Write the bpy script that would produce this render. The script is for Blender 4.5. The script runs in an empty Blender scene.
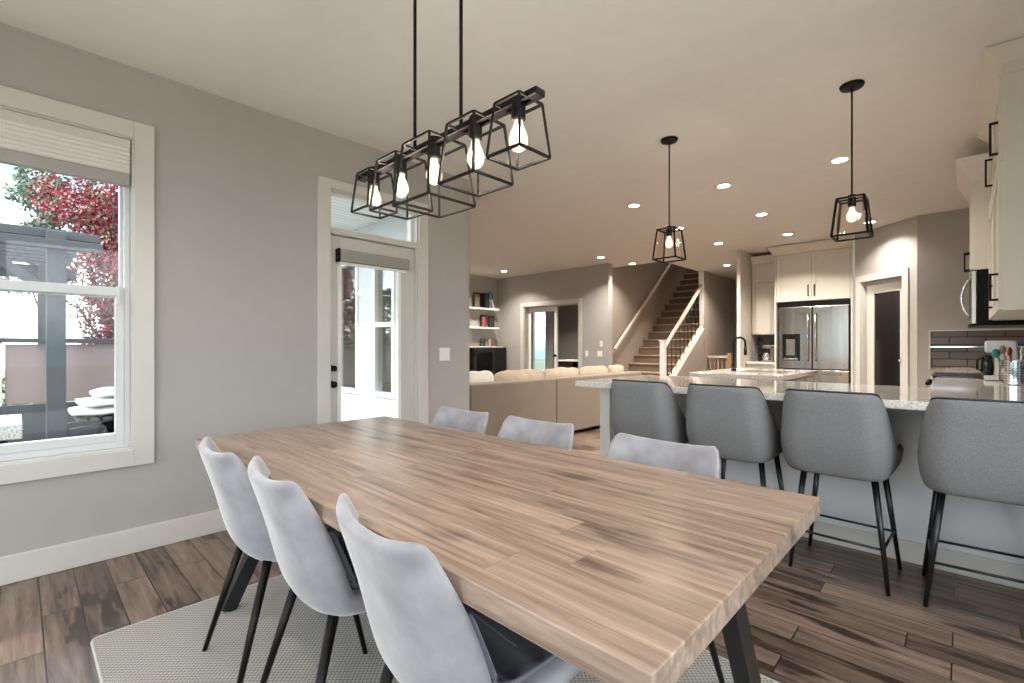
import bpy, bmesh, math, random
from mathutils import Vector, Matrix
R = math.radians
scene = bpy.context.scene
C = scene.collection
# ------------------------------------------------------------------ camera, world, sun, exposure
F_PX = 472.0
cam_d = bpy.data.cameras.new('camera'); cam = bpy.data.objects.new('camera', cam_d); C.objects.link(cam)
cam.location = (0, 0, 1.16); cam.rotation_euler = (R(90), 0, R(43.7))
cam_d.sensor_width = 36; cam_d.lens = 36 * F_PX / 1024; cam_d.shift_y = 5.5 / 1024
cam_d.clip_start = 0.02; cam_d.clip_end = 400
scene.camera = cam
vs = scene.view_settings
scene.display_settings.display_device = 'sRGB'
vs.view_transform = 'Standard'; vs.look = 'None'; vs.gamma = 1.0; vs.use_curve_mapping = False
vs.exposure = 0.68
scene.cycles.max_bounces = 8; scene.cycles.diffuse_bounces = 6; scene.cycles.transparent_max_bounces = 16
scene.cycles.sample_clamp_indirect = 6; scene.cycles.caustics_reflective = False; scene.cycles.caustics_refractive = False

CAN_POWER = 10.5
ADDED_CAN_POWER = 5.0
BULB_POWER = 4.0
SKY = 5.2
world = bpy.data.worlds.new('sky'); scene.world = world; world.use_nodes = True
wn = world.node_tree; wn.nodes.clear()
w_out = wn.nodes.new('ShaderNodeOutputWorld'); w_bg = wn.nodes.new('ShaderNodeBackground')
w_tc = wn.nodes.new('ShaderNodeTexCoord'); w_map = wn.nodes.new('ShaderNodeMapping'); w_map.inputs['Scale'].default_value = (1, 1, 2.4)
w_no = wn.nodes.new('ShaderNodeTexNoise'); w_no.inputs['Scale'].default_value = 2.2; w_no.inputs['Detail'].default_value = 6
w_ra = wn.nodes.new('ShaderNodeValToRGB')
w_ra.color_ramp.elements[0].position = 0.42; w_ra.color_ramp.elements[0].color = (0.14, 0.22, 0.28, 1)
w_ra.color_ramp.elements[1].position = 0.56; w_ra.color_ramp.elements[1].color = (0.98, 0.95, 1.0, 1)
wn.links.new(w_tc.outputs['Generated'], w_map.inputs['Vector']); wn.links.new(w_map.outputs['Vector'], w_no.inputs['Vector'])
wn.links.new(w_no.outputs['Fac'], w_ra.inputs['Fac']); wn.links.new(w_ra.outputs['Color'], w_bg.inputs['Color'])
w_bg.inputs['Strength'].default_value = SKY
wn.links.new(w_bg.outputs['Background'], w_out.inputs['Surface'])

sun_d = bpy.data.lights.new('sun', 'SUN'); sun_d.energy = 5.0; sun_d.angle = R(1.5); sun_d.color = (1, 0.95, 0.88)
sun = bpy.data.objects.new('sun', sun_d); C.objects.link(sun); sun.location = (-12, -8, 12)
sun.rotation_euler = Vector((0.10, 0.65, -0.76)).to_track_quat('-Z', 'Y').to_euler()

# ------------------------------------------------------------------ materials
def hx(h):
    h = h.lstrip('#'); v = [int(h[i:i+2], 16) / 255 for i in (0, 2, 4)]
    return tuple(x / 12.92 if x <= 0.04045 else ((x + 0.055) / 1.055) ** 2.4 for x in v) + (1,)
MATS = {}
def mat(name, col, rough=0.6, metal=0.0, var=0.0, vscale=8.0, bump=0.0, bscale=60.0, sheen=0.0, coat=0.0, spec=0.5, stretch=(1, 1, 1)):
    if name in MATS: return MATS[name]
    m = bpy.data.materials.new(name); m.use_nodes = True; nt = m.node_tree; p = nt.nodes['Principled BSDF']
    col = hx(col) if isinstance(col, str) else col
    p.inputs['Base Color'].default_value = col; p.inputs['Roughness'].default_value = rough; p.inputs['Metallic'].default_value = metal
    p.inputs['Specular IOR Level'].default_value = spec
    if sheen: p.inputs['Sheen Weight'].default_value = sheen; p.inputs['Sheen Roughness'].default_value = 0.4
    if coat: p.inputs['Coat Weight'].default_value = coat; p.inputs['Coat Roughness'].default_value = 0.05
    tc = nt.nodes.new('ShaderNodeTexCoord'); mp = nt.nodes.new('ShaderNodeMapping'); mp.inputs['Scale'].default_value = stretch
    nt.links.new(tc.outputs['Object'], mp.inputs['Vector'])
    if var >= 0:
        var = max(var, 0.015)
        n = nt.nodes.new('ShaderNodeTexNoise'); n.inputs['Scale'].default_value = vscale; n.inputs['Detail'].default_value = 5
        r = nt.nodes.new('ShaderNodeValToRGB'); r.color_ramp.elements[0].position = 0.32; r.color_ramp.elements[1].position = 0.68
        r.color_ramp.elements[0].color = tuple(c * (1 - var) for c in col[:3]) + (1,)
        r.color_ramp.elements[1].color = tuple(min(1, c * (1 + var)) for c in col[:3]) + (1,)
        nt.links.new(mp.outputs['Vector'], n.inputs['Vector']); nt.links.new(n.outputs['Fac'], r.inputs['Fac']); nt.links.new(r.outputs['Color'], p.inputs['Base Color'])
    if bump:
        n2 = nt.nodes.new('ShaderNodeTexNoise'); n2.inputs['Scale'].default_value = bscale; n2.inputs['Detail'].default_value = 3
        b = nt.nodes.new('ShaderNodeBump'); b.inputs['Strength'].default_value = bump; b.inputs['Distance'].default_value = 0.002
        nt.links.new(mp.outputs['Vector'], n2.inputs['Vector']); nt.links.new(n2.outputs['Fac'], b.inputs['Height']); nt.links.new(b.outputs['Normal'], p.inputs['Normal'])
    MATS[name] = m; return m
def emis(name, col, s):
    m = bpy.data.materials.new(name); m.use_nodes = True; nt = m.node_tree; nt.nodes.clear()
    e = nt.nodes.new('ShaderNodeEmission'); e.inputs['Color'].default_value = hx(col); e.inputs['Strength'].default_value = s
    o = nt.nodes.new('ShaderNodeOutputMaterial'); nt.links.new(e.outputs[0], o.inputs[0]); MATS[name] = m; return m
def glass(name, tint='#ffffff', refl=0.07, frost=0.0):
    m = bpy.data.materials.new(name); m.use_nodes = True; nt = m.node_tree; nt.nodes.clear()
    t = nt.nodes.new('ShaderNodeBsdfTransparent'); t.inputs['Color'].default_value = hx(tint)
    g = nt.nodes.new('ShaderNodeBsdfGlossy'); g.inputs['Roughness'].default_value = 0.02
    fr = nt.nodes.new('ShaderNodeFresnel'); fr.inputs['IOR'].default_value = 1.45
    mul = nt.nodes.new('ShaderNodeMath'); mul.operation = 'MULTIPLY'; mul.inputs[1].default_value = refl * 10
    mx = nt.nodes.new('ShaderNodeMixShader'); o = nt.nodes.new('ShaderNodeOutputMaterial')
    nt.links.new(fr.outputs[0], mul.inputs[0]); nt.links.new(mul.outputs[0], mx.inputs[0]); nt.links.new(t.outputs[0], mx.inputs[1]); nt.links.new(g.outputs[0], mx.inputs[2])
    last = mx
    if frost:
        d = nt.nodes.new('ShaderNodeBsdfDiffuse'); d.inputs['Color'].default_value = hx(tint); m2 = nt.nodes.new('ShaderNodeMixShader'); m2.inputs[0].default_value = frost
        nt.links.new(mx.outputs[0], m2.inputs[1]); nt.links.new(d.outputs[0], m2.inputs[2]); last = m2
    nt.links.new(last.outputs[0], o.inputs[0]); MATS[name] = m; return m

def planks(name, dark, light, length, width, gs=(1.6, 22), phase=(0, 0), rough=0.35, mortar=0.0025, mcol='#1c1612', grain=0.35, knots=0.5, bump=0.25, axis='X', contrast=(0.25, 0.75), offset=0.37, tone=.30):
    m = bpy.data.materials.new(name); m.use_nodes = True; nt = m.node_tree; L = nt.links; p = nt.nodes['Principled BSDF']
    tc = nt.nodes.new('ShaderNodeTexCoord'); mp = nt.nodes.new('ShaderNodeMapping')
    mp.inputs['Location'].default_value = (-phase[0], -phase[1], 0)
    if axis == 'Y': mp.inputs['Rotation'].default_value = (0, 0, R(90))
    L.new(tc.outputs['Object'], mp.inputs['Vector'])
    b = nt.nodes.new('ShaderNodeTexBrick'); b.offset = offset; b.offset_frequency = 2; b.squash = 0.72; b.squash_frequency = 3
    b.inputs['Scale'].default_value = 1; b.inputs['Brick Width'].default_value = length; b.inputs['Row Height'].default_value = width
    b.inputs['Mortar Size'].default_value = mortar; b.inputs['Mortar Smooth'].default_value = 0.3; b.inputs['Bias'].default_value = 0
    b.inputs['Color1'].default_value = (0, 0, 0, 1); b.inputs['Color2'].default_value = (1, 1, 1, 1); b.inputs['Mortar'].default_value = (0.5, 0.5, 0.5, 1)
    L.new(mp.outputs['Vector'], b.inputs['Vector'])
    # per-plank shift of the grain
    sc = nt.nodes.new('ShaderNodeVectorMath'); sc.operation = 'MULTIPLY_ADD'; sc.inputs[1].default_value = (7.3, 3.1, 11.7)
    L.new(b.outputs['Color'], sc.inputs[0]); L.new(mp.outputs['Vector'], sc.inputs[2])
    m2 = nt.nodes.new('ShaderNodeMapping'); m2.inputs['Scale'].default_value = (gs[0], gs[1], gs[1])
    L.new(sc.outputs[0], m2.inputs['Vector'])
    g = nt.nodes.new('ShaderNodeTexNoise'); g.inputs['Scale'].default_value = 1.0; g.inputs['Detail'].default_value = 7; g.inputs['Roughness'].default_value = 0.62; g.inputs['Distortion'].default_value = 0.6
    L.new(m2.outputs['Vector'], g.inputs['Vector'])
    m3 = nt.nodes.new('ShaderNodeMapping'); m3.inputs['Scale'].default_value = (2.2, 9, 9)
    L.new(sc.outputs[0], m3.inputs['Vector'])
    k = nt.nodes.new('ShaderNodeTexNoise'); k.inputs['Scale'].default_value = 1.0; k.inputs['Detail'].default_value = 3
    L.new(m3.outputs['Vector'], k.inputs['Vector'])
    # tone = plank*0.35 + grain*... 
    a1 = nt.nodes.new('ShaderNodeMath'); a1.operation = 'MULTIPLY_ADD'; a1.inputs[1].default_value = grain * 2.2; a1.inputs[2].default_value = 0.5 - grain * 1.1
    L.new(g.outputs['Fac'], a1.inputs[0])
    sep = nt.nodes.new('ShaderNodeSeparateColor'); L.new(b.outputs['Color'], sep.inputs[0])
    a2 = nt.nodes.new('ShaderNodeMath'); a2.operation = 'MULTIPLY_ADD'; a2.inputs[1].default_value = tone; a2.inputs[2].default_value = -tone / 2
    L.new(sep.outputs[0], a2.inputs[0])
    a3 = nt.nodes.new('ShaderNodeMath'); a3.operation = 'ADD'; L.new(a1.outputs[0], a3.inputs[0]); L.new(a2.outputs[0], a3.inputs[1])
    kk = nt.nodes.new('ShaderNodeMapRange'); kk.inputs['From Min'].default_value = 0.60; kk.inputs['From Max'].default_value = 0.74; kk.inputs['To Min'].default_value = 0; kk.inputs['To Max'].default_value = -knots
    L.new(k.outputs['Fac'], kk.inputs['Value'])
    a4 = nt.nodes.new('ShaderNodeMath'); a4.operation = 'ADD'; L.new(a3.outputs[0], a4.inputs[0]); L.new(kk.outputs[0], a4.inputs[1])
    r = nt.nodes.new('ShaderNodeValToRGB'); r.color_ramp.elements[0].position = contrast[0]; r.color_ramp.elements[0].color = hx(dark)
    r.color_ramp.elements[1].position = contrast[1]; r.color_ramp.elements[1].color = hx(light)
    L.new(a4.outputs[0], r.inputs['Fac'])
    mx = nt.nodes.new('ShaderNodeMix'); mx.data_type = 'RGBA'; mx.inputs['B'].default_value = hx(mcol)
    L.new(r.outputs['Color'], mx.inputs['A']); L.new(b.outputs['Fac'], mx.inputs['Factor']); L.new(mx.outputs['Result'], p.inputs['Base Color'])
    p.inputs['Roughness'].default_value = rough
    bu = nt.nodes.new('ShaderNodeBump'); bu.inputs['Strength'].default_value = bump; bu.inputs['Distance'].default_value = 0.002
    h1 = nt.nodes.new('ShaderNodeMath'); h1.operation = 'MULTIPLY_ADD'; h1.inputs[1].default_value = -1.5; L.new(b.outputs['Fac'], h1.inputs[0]); L.new(a4.outputs[0], h1.inputs[2])
    L.new(h1.outputs[0], bu.inputs['Height']); L.new(bu.outputs['Normal'], p.inputs['Normal'])
    MATS[name] = m; return m

def weave(name, c1, c2, cell=0.012):
    m = bpy.data.materials.new(name); m.use_nodes = True; nt = m.node_tree; L = nt.links; p = nt.nodes['Principled BSDF']
    tc = nt.nodes.new('ShaderNodeTexCoord'); mp = nt.nodes.new('ShaderNodeMapping'); mp.inputs['Scale'].default_value = (1 / cell, 1 / cell, 1 / cell); mp.inputs['Rotation'].default_value = (0, 0, R(45))
    L.new(tc.outputs['Object'], mp.inputs['Vector'])
    ss = nt.nodes.new('ShaderNodeSeparateXYZ'); L.new(mp.outputs['Vector'], ss.inputs[0])
    sx = nt.nodes.new('ShaderNodeMath'); sx.operation = 'SINE'; sy = nt.nodes.new('ShaderNodeMath'); sy.operation = 'SINE'
    k1 = nt.nodes.new('ShaderNodeMath'); k1.operation = 'MULTIPLY'; k1.inputs[1].default_value = math.pi * 1.0; L.new(ss.outputs[0], k1.inputs[0]); L.new(k1.outputs[0], sx.inputs[0])
    k2 = nt.nodes.new('ShaderNodeMath'); k2.operation = 'MULTIPLY'; k2.inputs[1].default_value = math.pi * 1.0; L.new(ss.outputs[1], k2.inputs[0]); L.new(k2.outputs[0], sy.inputs[0])
    mu = nt.nodes.new('ShaderNodeMath'); mu.operation = 'MULTIPLY'; L.new(sx.outputs[0], mu.inputs[0]); L.new(sy.outputs[0], mu.inputs[1])
    r = nt.nodes.new('ShaderNodeValToRGB'); r.color_ramp.elements[0].position = 0.0; r.color_ramp.elements[0].color = hx(c1); r.color_ramp.elements[1].position = 0.22; r.color_ramp.elements[1].color = hx(c2)
    ma = nt.nodes.new('ShaderNodeMath'); ma.operation = 'ABSOLUTE'; L.new(mu.outputs[0], ma.inputs[0]); L.new(ma.outputs[0], r.inputs['Fac'])
    L.new(r.outputs['Color'], p.inputs['Base Color']); p.inputs['Roughness'].default_value = 0.95
    bu = nt.nodes.new('ShaderNodeBump'); bu.inputs['Strength'].default_value = 0.6; bu.inputs['Distance'].default_value = 0.003; L.new(ma.outputs[0], bu.inputs['Height']); L.new(bu.outputs['Normal'], p.inputs['Normal'])
    MATS[name] = m; return m

def tiles(name, cols, mortar, w, h, msize, rough=0.12):
    m = bpy.data.materials.new(name); m.use_nodes = True; nt = m.node_tree; L = nt.links; p = nt.nodes['Principled BSDF']
    tc = nt.nodes.new('ShaderNodeTexCoord'); ss = nt.nodes.new('ShaderNodeSeparateXYZ'); cb = nt.nodes.new('ShaderNodeCombineXYZ'); ad = nt.nodes.new('ShaderNodeMath')
    L.new(tc.outputs['Object'], ss.inputs[0]); L.new(ss.outputs[0], ad.inputs[0]); L.new(ss.outputs[1], ad.inputs[1]); L.new(ad.outputs[0], cb.inputs[0]); L.new(ss.outputs[2], cb.inputs[1])
    b = nt.nodes.new('ShaderNodeTexBrick'); b.inputs['Scale'].default_value = 1; b.inputs['Brick Width'].default_value = w; b.inputs['Row Height'].default_value = h; b.inputs['Mortar Size'].default_value = msize
    b.inputs['Color1'].default_value = hx(cols[0]); b.inputs['Color2'].default_value = hx(cols[1]); b.inputs['Mortar'].default_value = hx(mortar)
    L.new(cb.outputs[0], b.inputs['Vector']); L.new(b.outputs['Color'], p.inputs['Base Color']); p.inputs['Roughness'].default_value = rough
    bu = nt.nodes.new('ShaderNodeBump'); bu.invert = True; bu.inputs['Strength'].default_value = 0.5; bu.inputs['Distance'].default_value = 0.002; L.new(b.outputs['Fac'], bu.inputs['Height']); L.new(bu.outputs['Normal'], p.inputs['Normal'])
    MATS[name] = m; return m

def granite(name, base, speck, dark):
    m = bpy.data.materials.new(name); m.use_nodes = True; nt = m.node_tree; L = nt.links; p = nt.nodes['Principled BSDF']
    tc = nt.nodes.new('ShaderNodeTexCoord')
    v = nt.nodes.new('ShaderNodeTexNoise'); v.inputs['Scale'].default_value = 90; v.inputs['Detail'].default_value = 4
    L.new(tc.outputs['Object'], v.inputs['Vector'])
    r = nt.nodes.new('ShaderNodeValToRGB'); e = r.color_ramp.elements; e[0].position = 0.36; e[0].color = hx(dark); e[1].position = 0.62; e[1].color = hx(base)
    x = e.new(0.45); x.color = hx(speck)
    L.new(v.outputs['Fac'], r.inputs['Fac']); L.new(r.outputs['Color'], p.inputs['Base Color']); p.inputs['Roughness'].default_value = 0.07; p.inputs['Specular IOR Level'].default_value = 0.9
    MATS[name] = m; return m

WALL = mat('wall_paint', '#a6a29d', 0.75, bump=0.08, bscale=220, spec=0.3)
CEIL = mat('ceiling_paint', '#dcd8d2', 0.85, var=0.02, bump=0.1, bscale=300, spec=0.2)
TRIM = mat('trim_paint', '#c3bfb8', 0.35)
WHITE = mat('white_paint', '#e4e1da', 0.4)
CABW = mat('cabinet_paint', '#cdc6ba', 0.38)
BLACK = mat('black_metal', '#0f0c0a', 0.5, spec=0.15)
BLACKM = mat('matte_black_metal', '#1a1714', 0.42, metal=0.7)
GUN = mat('gunmetal_leg', '#3c3d3e', 0.28, metal=0.8)
FLOOR = planks('floor_wood', '#3b2d24', '#90796a', 1.25, 0.1277, (2.2, 30), phase=(-2.53, 0.07), rough=0.33, mortar=0.0028, grain=0.42, knots=0.55, bump=0.5, contrast=(.30,.74))
TABLEW = planks('table_wood', '#5f4d42', '#b09988', 1.15, 0.105, (2.6, 40), phase=(0, 0), rough=0.28, mortar=0.0006, mcol='#6e5440', grain=0.62, knots=0.34, bump=0.12, tone=.14, contrast=(.20,.80))
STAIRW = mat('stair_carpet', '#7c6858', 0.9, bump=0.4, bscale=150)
RUG = weave('rug_weave', '#3d3a37', '#aaa59d', 0.0135)
VELVET = mat('grey_velvet', '#8c8a8e', 0.75, var=0.20, vscale=11, bump=0.15, bscale=160, sheen=0.6)
TWEED = mat('grey_tweed', '#777778', 0.92, var=0.22, vscale=260, bump=0.5, bscale=420)
TWEEDD = mat('dark_vinyl', '#232323', 0.5)
PIPE = mat('dark_piping', '#2b2b2c', 0.6)
SOFAM = mat('taupe_microfibre', '#74685b', 0.8, var=0.05, vscale=3, sheen=0.2)
CUSH = mat('cushion_taupe', '#b09f8c', 0.9, var=0.10, vscale=12, bump=0.4, bscale=60)
CUSHW = mat('cushion_ivory', '#d9d4ca', 0.9, var=0.06, vscale=10)
GRAN = granite('pale_granite', '#d9d4cc', '#c6c0b8', '#a39b92')
STEEL = mat('stainless_steel', '#b3aca2', 0.20, metal=1.0, var=0.22, vscale=1, stretch=(9, 9, 0.25))  # vertical colour streaks painted in to imitate reflections on the steel
CHROME = mat('chrome', '#d8d8d6', 0.08, metal=1.0)
DGLASS = mat('dark_glass', '#0b0b0c', 0.07)
TILE = tiles('taupe_tile', ('#67594f', '#52463e'), '#1d1815', 0.30, 0.085, 0.006, .32)
TILEB = tiles('black_tile', ('#1c1a19', '#262321'), '#3e3934', 0.15, 0.075, 0.004)
PENW = mat('peninsula_paint', '#f1f2f3', 0.5)
GLASS = glass('window_glass', '#f4f8f8', 0.05)
LAMPG = glass('clear_lamp_glass', '#fbf6ee', 0.06)
FROST = glass('frosted_glass', '#b5a19d', 0.08, 0.75)
BLIND = mat('blind_fabric', '#c3c0ba', 0.85)
DECKW = mat('white_vinyl', '#cfd2d2', 0.5)
GREYW = mat('grey_painted_wood', '#4c4e51', 0.7, var=0.08, vscale=6)
DARKW = mat('dark_wood', '#221a15', 0.45)
CANL = emis('can_lens', '#fff3e0', 14.0)
BULB = emis('bulb_glow', '#ffe2b8', 12.0)
BULBG = bpy.data.materials.new('glowing_bulb_glass'); BULBG.use_nodes = True
_n = BULBG.node_tree; _n.nodes.clear(); _t = _n.nodes.new('ShaderNodeBsdfTransparent'); _e = _n.nodes.new('ShaderNodeEmission'); _e.inputs['Color'].default_value = hx('#ffe9cc'); _e.inputs['Strength'].default_value = 1.6
_m = _n.nodes.new('ShaderNodeMixShader'); _m.inputs[0].default_value = .42; _o = _n.nodes.new('ShaderNodeOutputMaterial')
_n.links.new(_t.outputs[0], _m.inputs[1]); _n.links.new(_e.outputs[0], _m.inputs[2]); _n.links.new(_m.outputs[0], _o.inputs[0])

# ------------------------------------------------------------------ mesh helpers
class MB:
    def __init__(s): s.bm = bmesh.new()
    def box(s, x0, x1, y0, y1, z0, z1, rot=None, piv=None):
        vs_ = [s.bm.verts.new((x, y, z)) for x in (x0, x1) for y in (y0, y1) for z in (z0, z1)]
        for q in ((0, 1, 3, 2), (4, 6, 7, 5), (0, 4, 5, 1), (2, 3, 7, 6), (0, 2, 6, 4), (1, 5, 7, 3)): s.bm.faces.new([vs_[i] for i in q])
        if rot is not None: bmesh.ops.rotate(s.bm, verts=vs_, cent=piv or (0, 0, 0), matrix=rot)
        return s
    def bar(s, a, b, w, h=None, up=(0, 0, 1), w2=None, h2=None):
        a, b = Vector(a), Vector(b); h = h or w; w2 = w if w2 is None else w2; h2 = h if h2 is None else h2
        d = (b - a).normalized(); up = Vector(up)
        if abs(d.dot(up)) > 0.99: up = Vector((1, 0, 0))
        sd = d.cross(up).normalized(); u = sd.cross(d).normalized()
        A = [s.bm.verts.new(a + sd * i * w / 2 + u * j * h / 2) for i, j in ((-1, -1), (1, -1), (1, 1), (-1, 1))]
        B = [s.bm.verts.new(b + sd * i * w2 / 2 + u * j * h2 / 2) for i, j in ((-1, -1), (1, -1), (1, 1), (-1, 1))]
        s.bm.faces.new(A[::-1]); s.bm.faces.new(B)
        for i in range(4): s.bm.faces.new((A[i], A[(i + 1) % 4], B[(i + 1) % 4], B[i]))
        return s
    def tube(s, pts, r, n=12, r2=None, closed=False):
        pts = [Vector(p) for p in pts]; N = len(pts); rings = []; prev = None
        for i, p in enumerate(pts):
            if closed: t = (pts[(i + 1) % N] - pts[i - 1]).normalized()
            else: t = (pts[min(i + 1, N - 1)] - pts[max(i - 1, 0)]).normalized()
            if prev is None:
                prev = t.cross(Vector((0, 0, 1)) if abs(t.z) < 0.9 else Vector((1, 0, 0))).normalized()
            prev = (prev - t * prev.dot(t)).normalized(); bb = t.cross(prev)
            rr = r if r2 is None else r + (r2 - r) * i / (N - 1)
            rings.append([s.bm.verts.new(p + (prev * math.cos(2 * math.pi * k / n) + bb * math.sin(2 * math.pi * k / n)) * rr) for k in range(n)])
        M = N if closed else N - 1
        for i in range(M):
            a, b = rings[i], rings[(i + 1) % N]
            for k in range(n): s.bm.faces.new((a[k], a[(k + 1) % n], b[(k + 1) % n], b[k]))
        if not closed: s.bm.faces.new(rings[0][::-1]); s.bm.faces.new(rings[-1])
        return s
    def lathe(s, prof, cen=(0, 0, 0), n=24, axis='z'):
        rings = []
        for r, z in prof:
            ring = []
            for k in range(n):
                a = 2 * math.pi * k / n; x, y = r * math.cos(a), r * math.sin(a)
                v = (x, y, z) if axis == 'z' else ((z, x, y) if axis == 'x' else (x, z, y))
                ring.append(s.bm.verts.new((cen[0] + v[0], cen[1] + v[1], cen[2] + v[2])))
            rings.append(ring)
        for a, b in zip(rings, rings[1:]):
            for k in range(n): s.bm.faces.new((a[k], a[(k + 1) % n], b[(k + 1) % n], b[k]))
        s.bm.faces.new(rings[0][::-1]); s.bm.faces.new(rings[-1])
        return s
    def prism(s, poly, z0, z1, axis='z'):
        def P3(p, h): return (p[0], p[1], h) if axis == 'z' else ((h, p[0], p[1]) if axis == 'x' else (p[0], h, p[1]))
        A = [s.bm.verts.new(P3(p, z0)) for p in poly]; B = [s.bm.verts.new(P3(p, z1)) for p in poly]
        s.bm.faces.new(A[::-1]); s.bm.faces.new(B); n = len(poly)
        for i in range(n): s.bm.faces.new((A[i], A[(i + 1) % n], B[(i + 1) % n], B[i]))
        return s
    def quad(s, pts):
        s.bm.faces.new([s.bm.verts.new(p) for p in pts]); return s
    def build(s, name, m, parent=None, bev=0, smooth=False, sub=0, world=True, kind=None, recenter=True, seg=2):
        bmesh.ops.recalc_face_normals(s.bm, faces=s.bm.faces)
        me = bpy.data.meshes.new(name); s.bm.to_mesh(me); s.bm.free()
        o = bpy.data.objects.new(name, me); C.objects.link(o); me.materials.append(m)
        if smooth:
            for p in me.polygons: p.use_smooth = True
        if parent is not None:
            o.parent = parent
            if world:
                wl = Vector((0, 0, 0)); q = parent
                while q: wl += q.location; q = q.parent
                me.transform(Matrix.Translation(-wl))
        elif recenter and me.vertices:
            xs = [v.co for v in me.vertices]
            c = Vector(((min(v.x for v in xs) + max(v.x for v in xs)) / 2, (min(v.y for v in xs) + max(v.y for v in xs)) / 2, min(v.z for v in xs)))
            me.transform(Matrix.Translation(-c)); o.location = c
        if sub:
            md = o.modifiers.new('sub', 'SUBSURF'); md.levels = sub; md.render_levels = sub
        if bev:
            md = o.modifiers.new('bev', 'BEVEL'); md.width = bev; md.segments = seg; md.limit_method = 'ANGLE'; md.angle_limit = R(40); md.harden_normals = False
        if kind: o['kind'] = kind
        return o
def tag(o, label, cat, group=None, kind=None):
    o['label'] = label; o['category'] = cat
    if group: o['group'] = group
    if kind: o['kind'] = kind
    return o
def thing(name, label, cat, loc=(0, 0, 0), rz=0, group=None):
    o = bpy.data.objects.new(name, None); C.objects.link(o); o.location = loc; o.rotation_euler = (0, 0, rz); o.empty_display_size = 0.1
    return tag(o, label, cat, group)
def copy_tree(o, parent=None):
    c = o.copy(); C.objects.link(c)
    if parent is not None: c.parent = parent
    for ch in list(o.children): copy_tree(ch, c)
    return c
def place(o, loc, rz=0, label=None, first=False):
    r = o if first else copy_tree(o)
    r.location = loc; r.rotation_euler = (0, 0, rz)
    if label: r['label'] = label
    return r
def struct(mb, name, m, **k): return mb.build(name, m, kind='structure', recenter=False, **k)
CATM = {}

# ------------------------------------------------------------------ ROOM SHELL
H = 2.74
WX = -3.386
struct(MB().box(WX - .15, 0.62, -2.0, 3.09, -0.12, 0).box(-7.95, 0.62, 3.09, 7.95, -0.12, 0).box(-7.95, WX - .15, 2.941, 3.09, -.12, 0).box(-5.2, 0.62, 7.95, 13.2, -0.12, 0).box(-10.6,-5.2,7.95,11.2,-0.12,0), 'floor', FLOOR)
# ceiling with the stairwell opening  x -5.05..-4.0, y 8.2..
struct(MB().box(WX - .15, 0.62, -2.0, 3.09, H, H + .25).box(-7.95, WX - .15, 2.941, 3.09, H, H + .25).box(-7.95, 0.62, 3.09, 8.2, H, H + 0.25).box(-4.0, 0.62, 8.2, 13.2, H, H + 0.25).box(-10.6, -5.12, 8.2, 11.2, H, H + .25).box(-10.6, -7.95, 7.73, 8.2, H, H + .25), 'ceiling', CEIL)
# left wall of the dining room with window and door openings
wy0, wy1, wz0, wz1 = -1.05, 0.455, 0.58, 2.34
dy0, dy1, dz1 = 1.587, 2.378, 2.345
mb = MB()
mb.box(WX - .15, WX, -2.0, wy0, 0, H).box(WX - .15, WX, wy0, wy1, 0, wz0).box(WX - .15, WX, wy0, wy1, wz1, H)
mb.box(WX - .15, WX, wy1, dy0, 0, H).box(WX - .15, WX, dy0, dy1, dz1, H).box(WX - .15, WX, dy1, 2.94, 0, H)
struct(mb, 'wall_left', WALL)
# living room front wall (faces the deck) with two windows
mb = MB(); y0, y1 = 2.94, 3.09
for a, b, c, d in ((-7.8, -6.7, 0, H), (-6.7, -5.42, 0, .58), (-6.7, -5.42, 2.25, H), (-5.42, -5.06, 0, H), (-5.06, -4.6, 0, .58), (-5.06, -4.6, 2.25, H), (-4.6, WX - .15, 0, H)): mb.box(a, b, y0, y1, c, d)
struct(mb, 'wall_living_front', WALL)
mb = MB()
for a, b, c, d in ((-7.9, -6.7, -.15, 2.9), (-6.7, -5.42, -.15, .58), (-6.7, -5.42, 2.25, 2.9), (-5.42, -5.06, -.15, 2.9), (-5.06, -4.6, -.15, .58), (-5.06, -4.6, 2.25, 2.9), (-4.6, WX - .16, -.15, 2.9)): mb.box(a, b, 2.92, 2.939, c, d)
struct(mb, 'trim_siding', DECKW)
for n, (a, b, zm) in enumerate(((-6.7, -5.42, None), (-5.06, -4.6, 1.42))):
    w = MB(); f = .05
    w.box(a, a + f, 2.90, 3.0, .58, 2.25).box(b - f, b, 2.90, 3.0, .58, 2.25).box(a + f, b - f, 2.90, 3.0, .58, .58 + f).box(a + f, b - f, 2.90, 3.0, 2.25 - f, 2.25)
    if zm: w.box(a + f, b - f, 2.90, 3.0, zm - .025, zm + .025)
    else: w.box(-6.06, -6.0, 2.9, 3.0, .58 + f, 2.25 - f)
    wo = struct(w, 'window_%d' % (n + 2), WHITE)
    MB().box(a + f, b - f, 2.945, 2.955, .58 + f, 2.25 - f).build('window_pane', GLASS, wo)
struct(MB().box(-7.95, -7.8, 2.94, 7.85, 0, H), 'wall_living_left', WALL)
# far wall with the office doorway
fy = 7.70
mb = MB().box(-7.95, -7.0, fy, fy + .13, 0, H).box(-7.0, -5.52, fy, fy + .13, 2.04, H).box(-5.52, -4.84, fy, fy + .13, 0, H)
struct(mb, 'wall_far', WALL)
mb = MB().box(-7.085, -7.0, fy - .02, fy, 0, 2.125).box(-5.52, -5.435, fy - .02, fy, 0, 2.125).box(-7.0, -5.52, fy - .02, fy, 2.04, 2.125)
mb.box(-7.0, -6.98, fy, fy + .13, 0, 2.04).box(-5.54, -5.52, fy, fy + .13, 0, 2.04).box(-6.98, -5.54, fy, fy + .13, 2.02, 2.04)
struct(mb, 'trim_1', TRIM, bev=.004)
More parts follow.
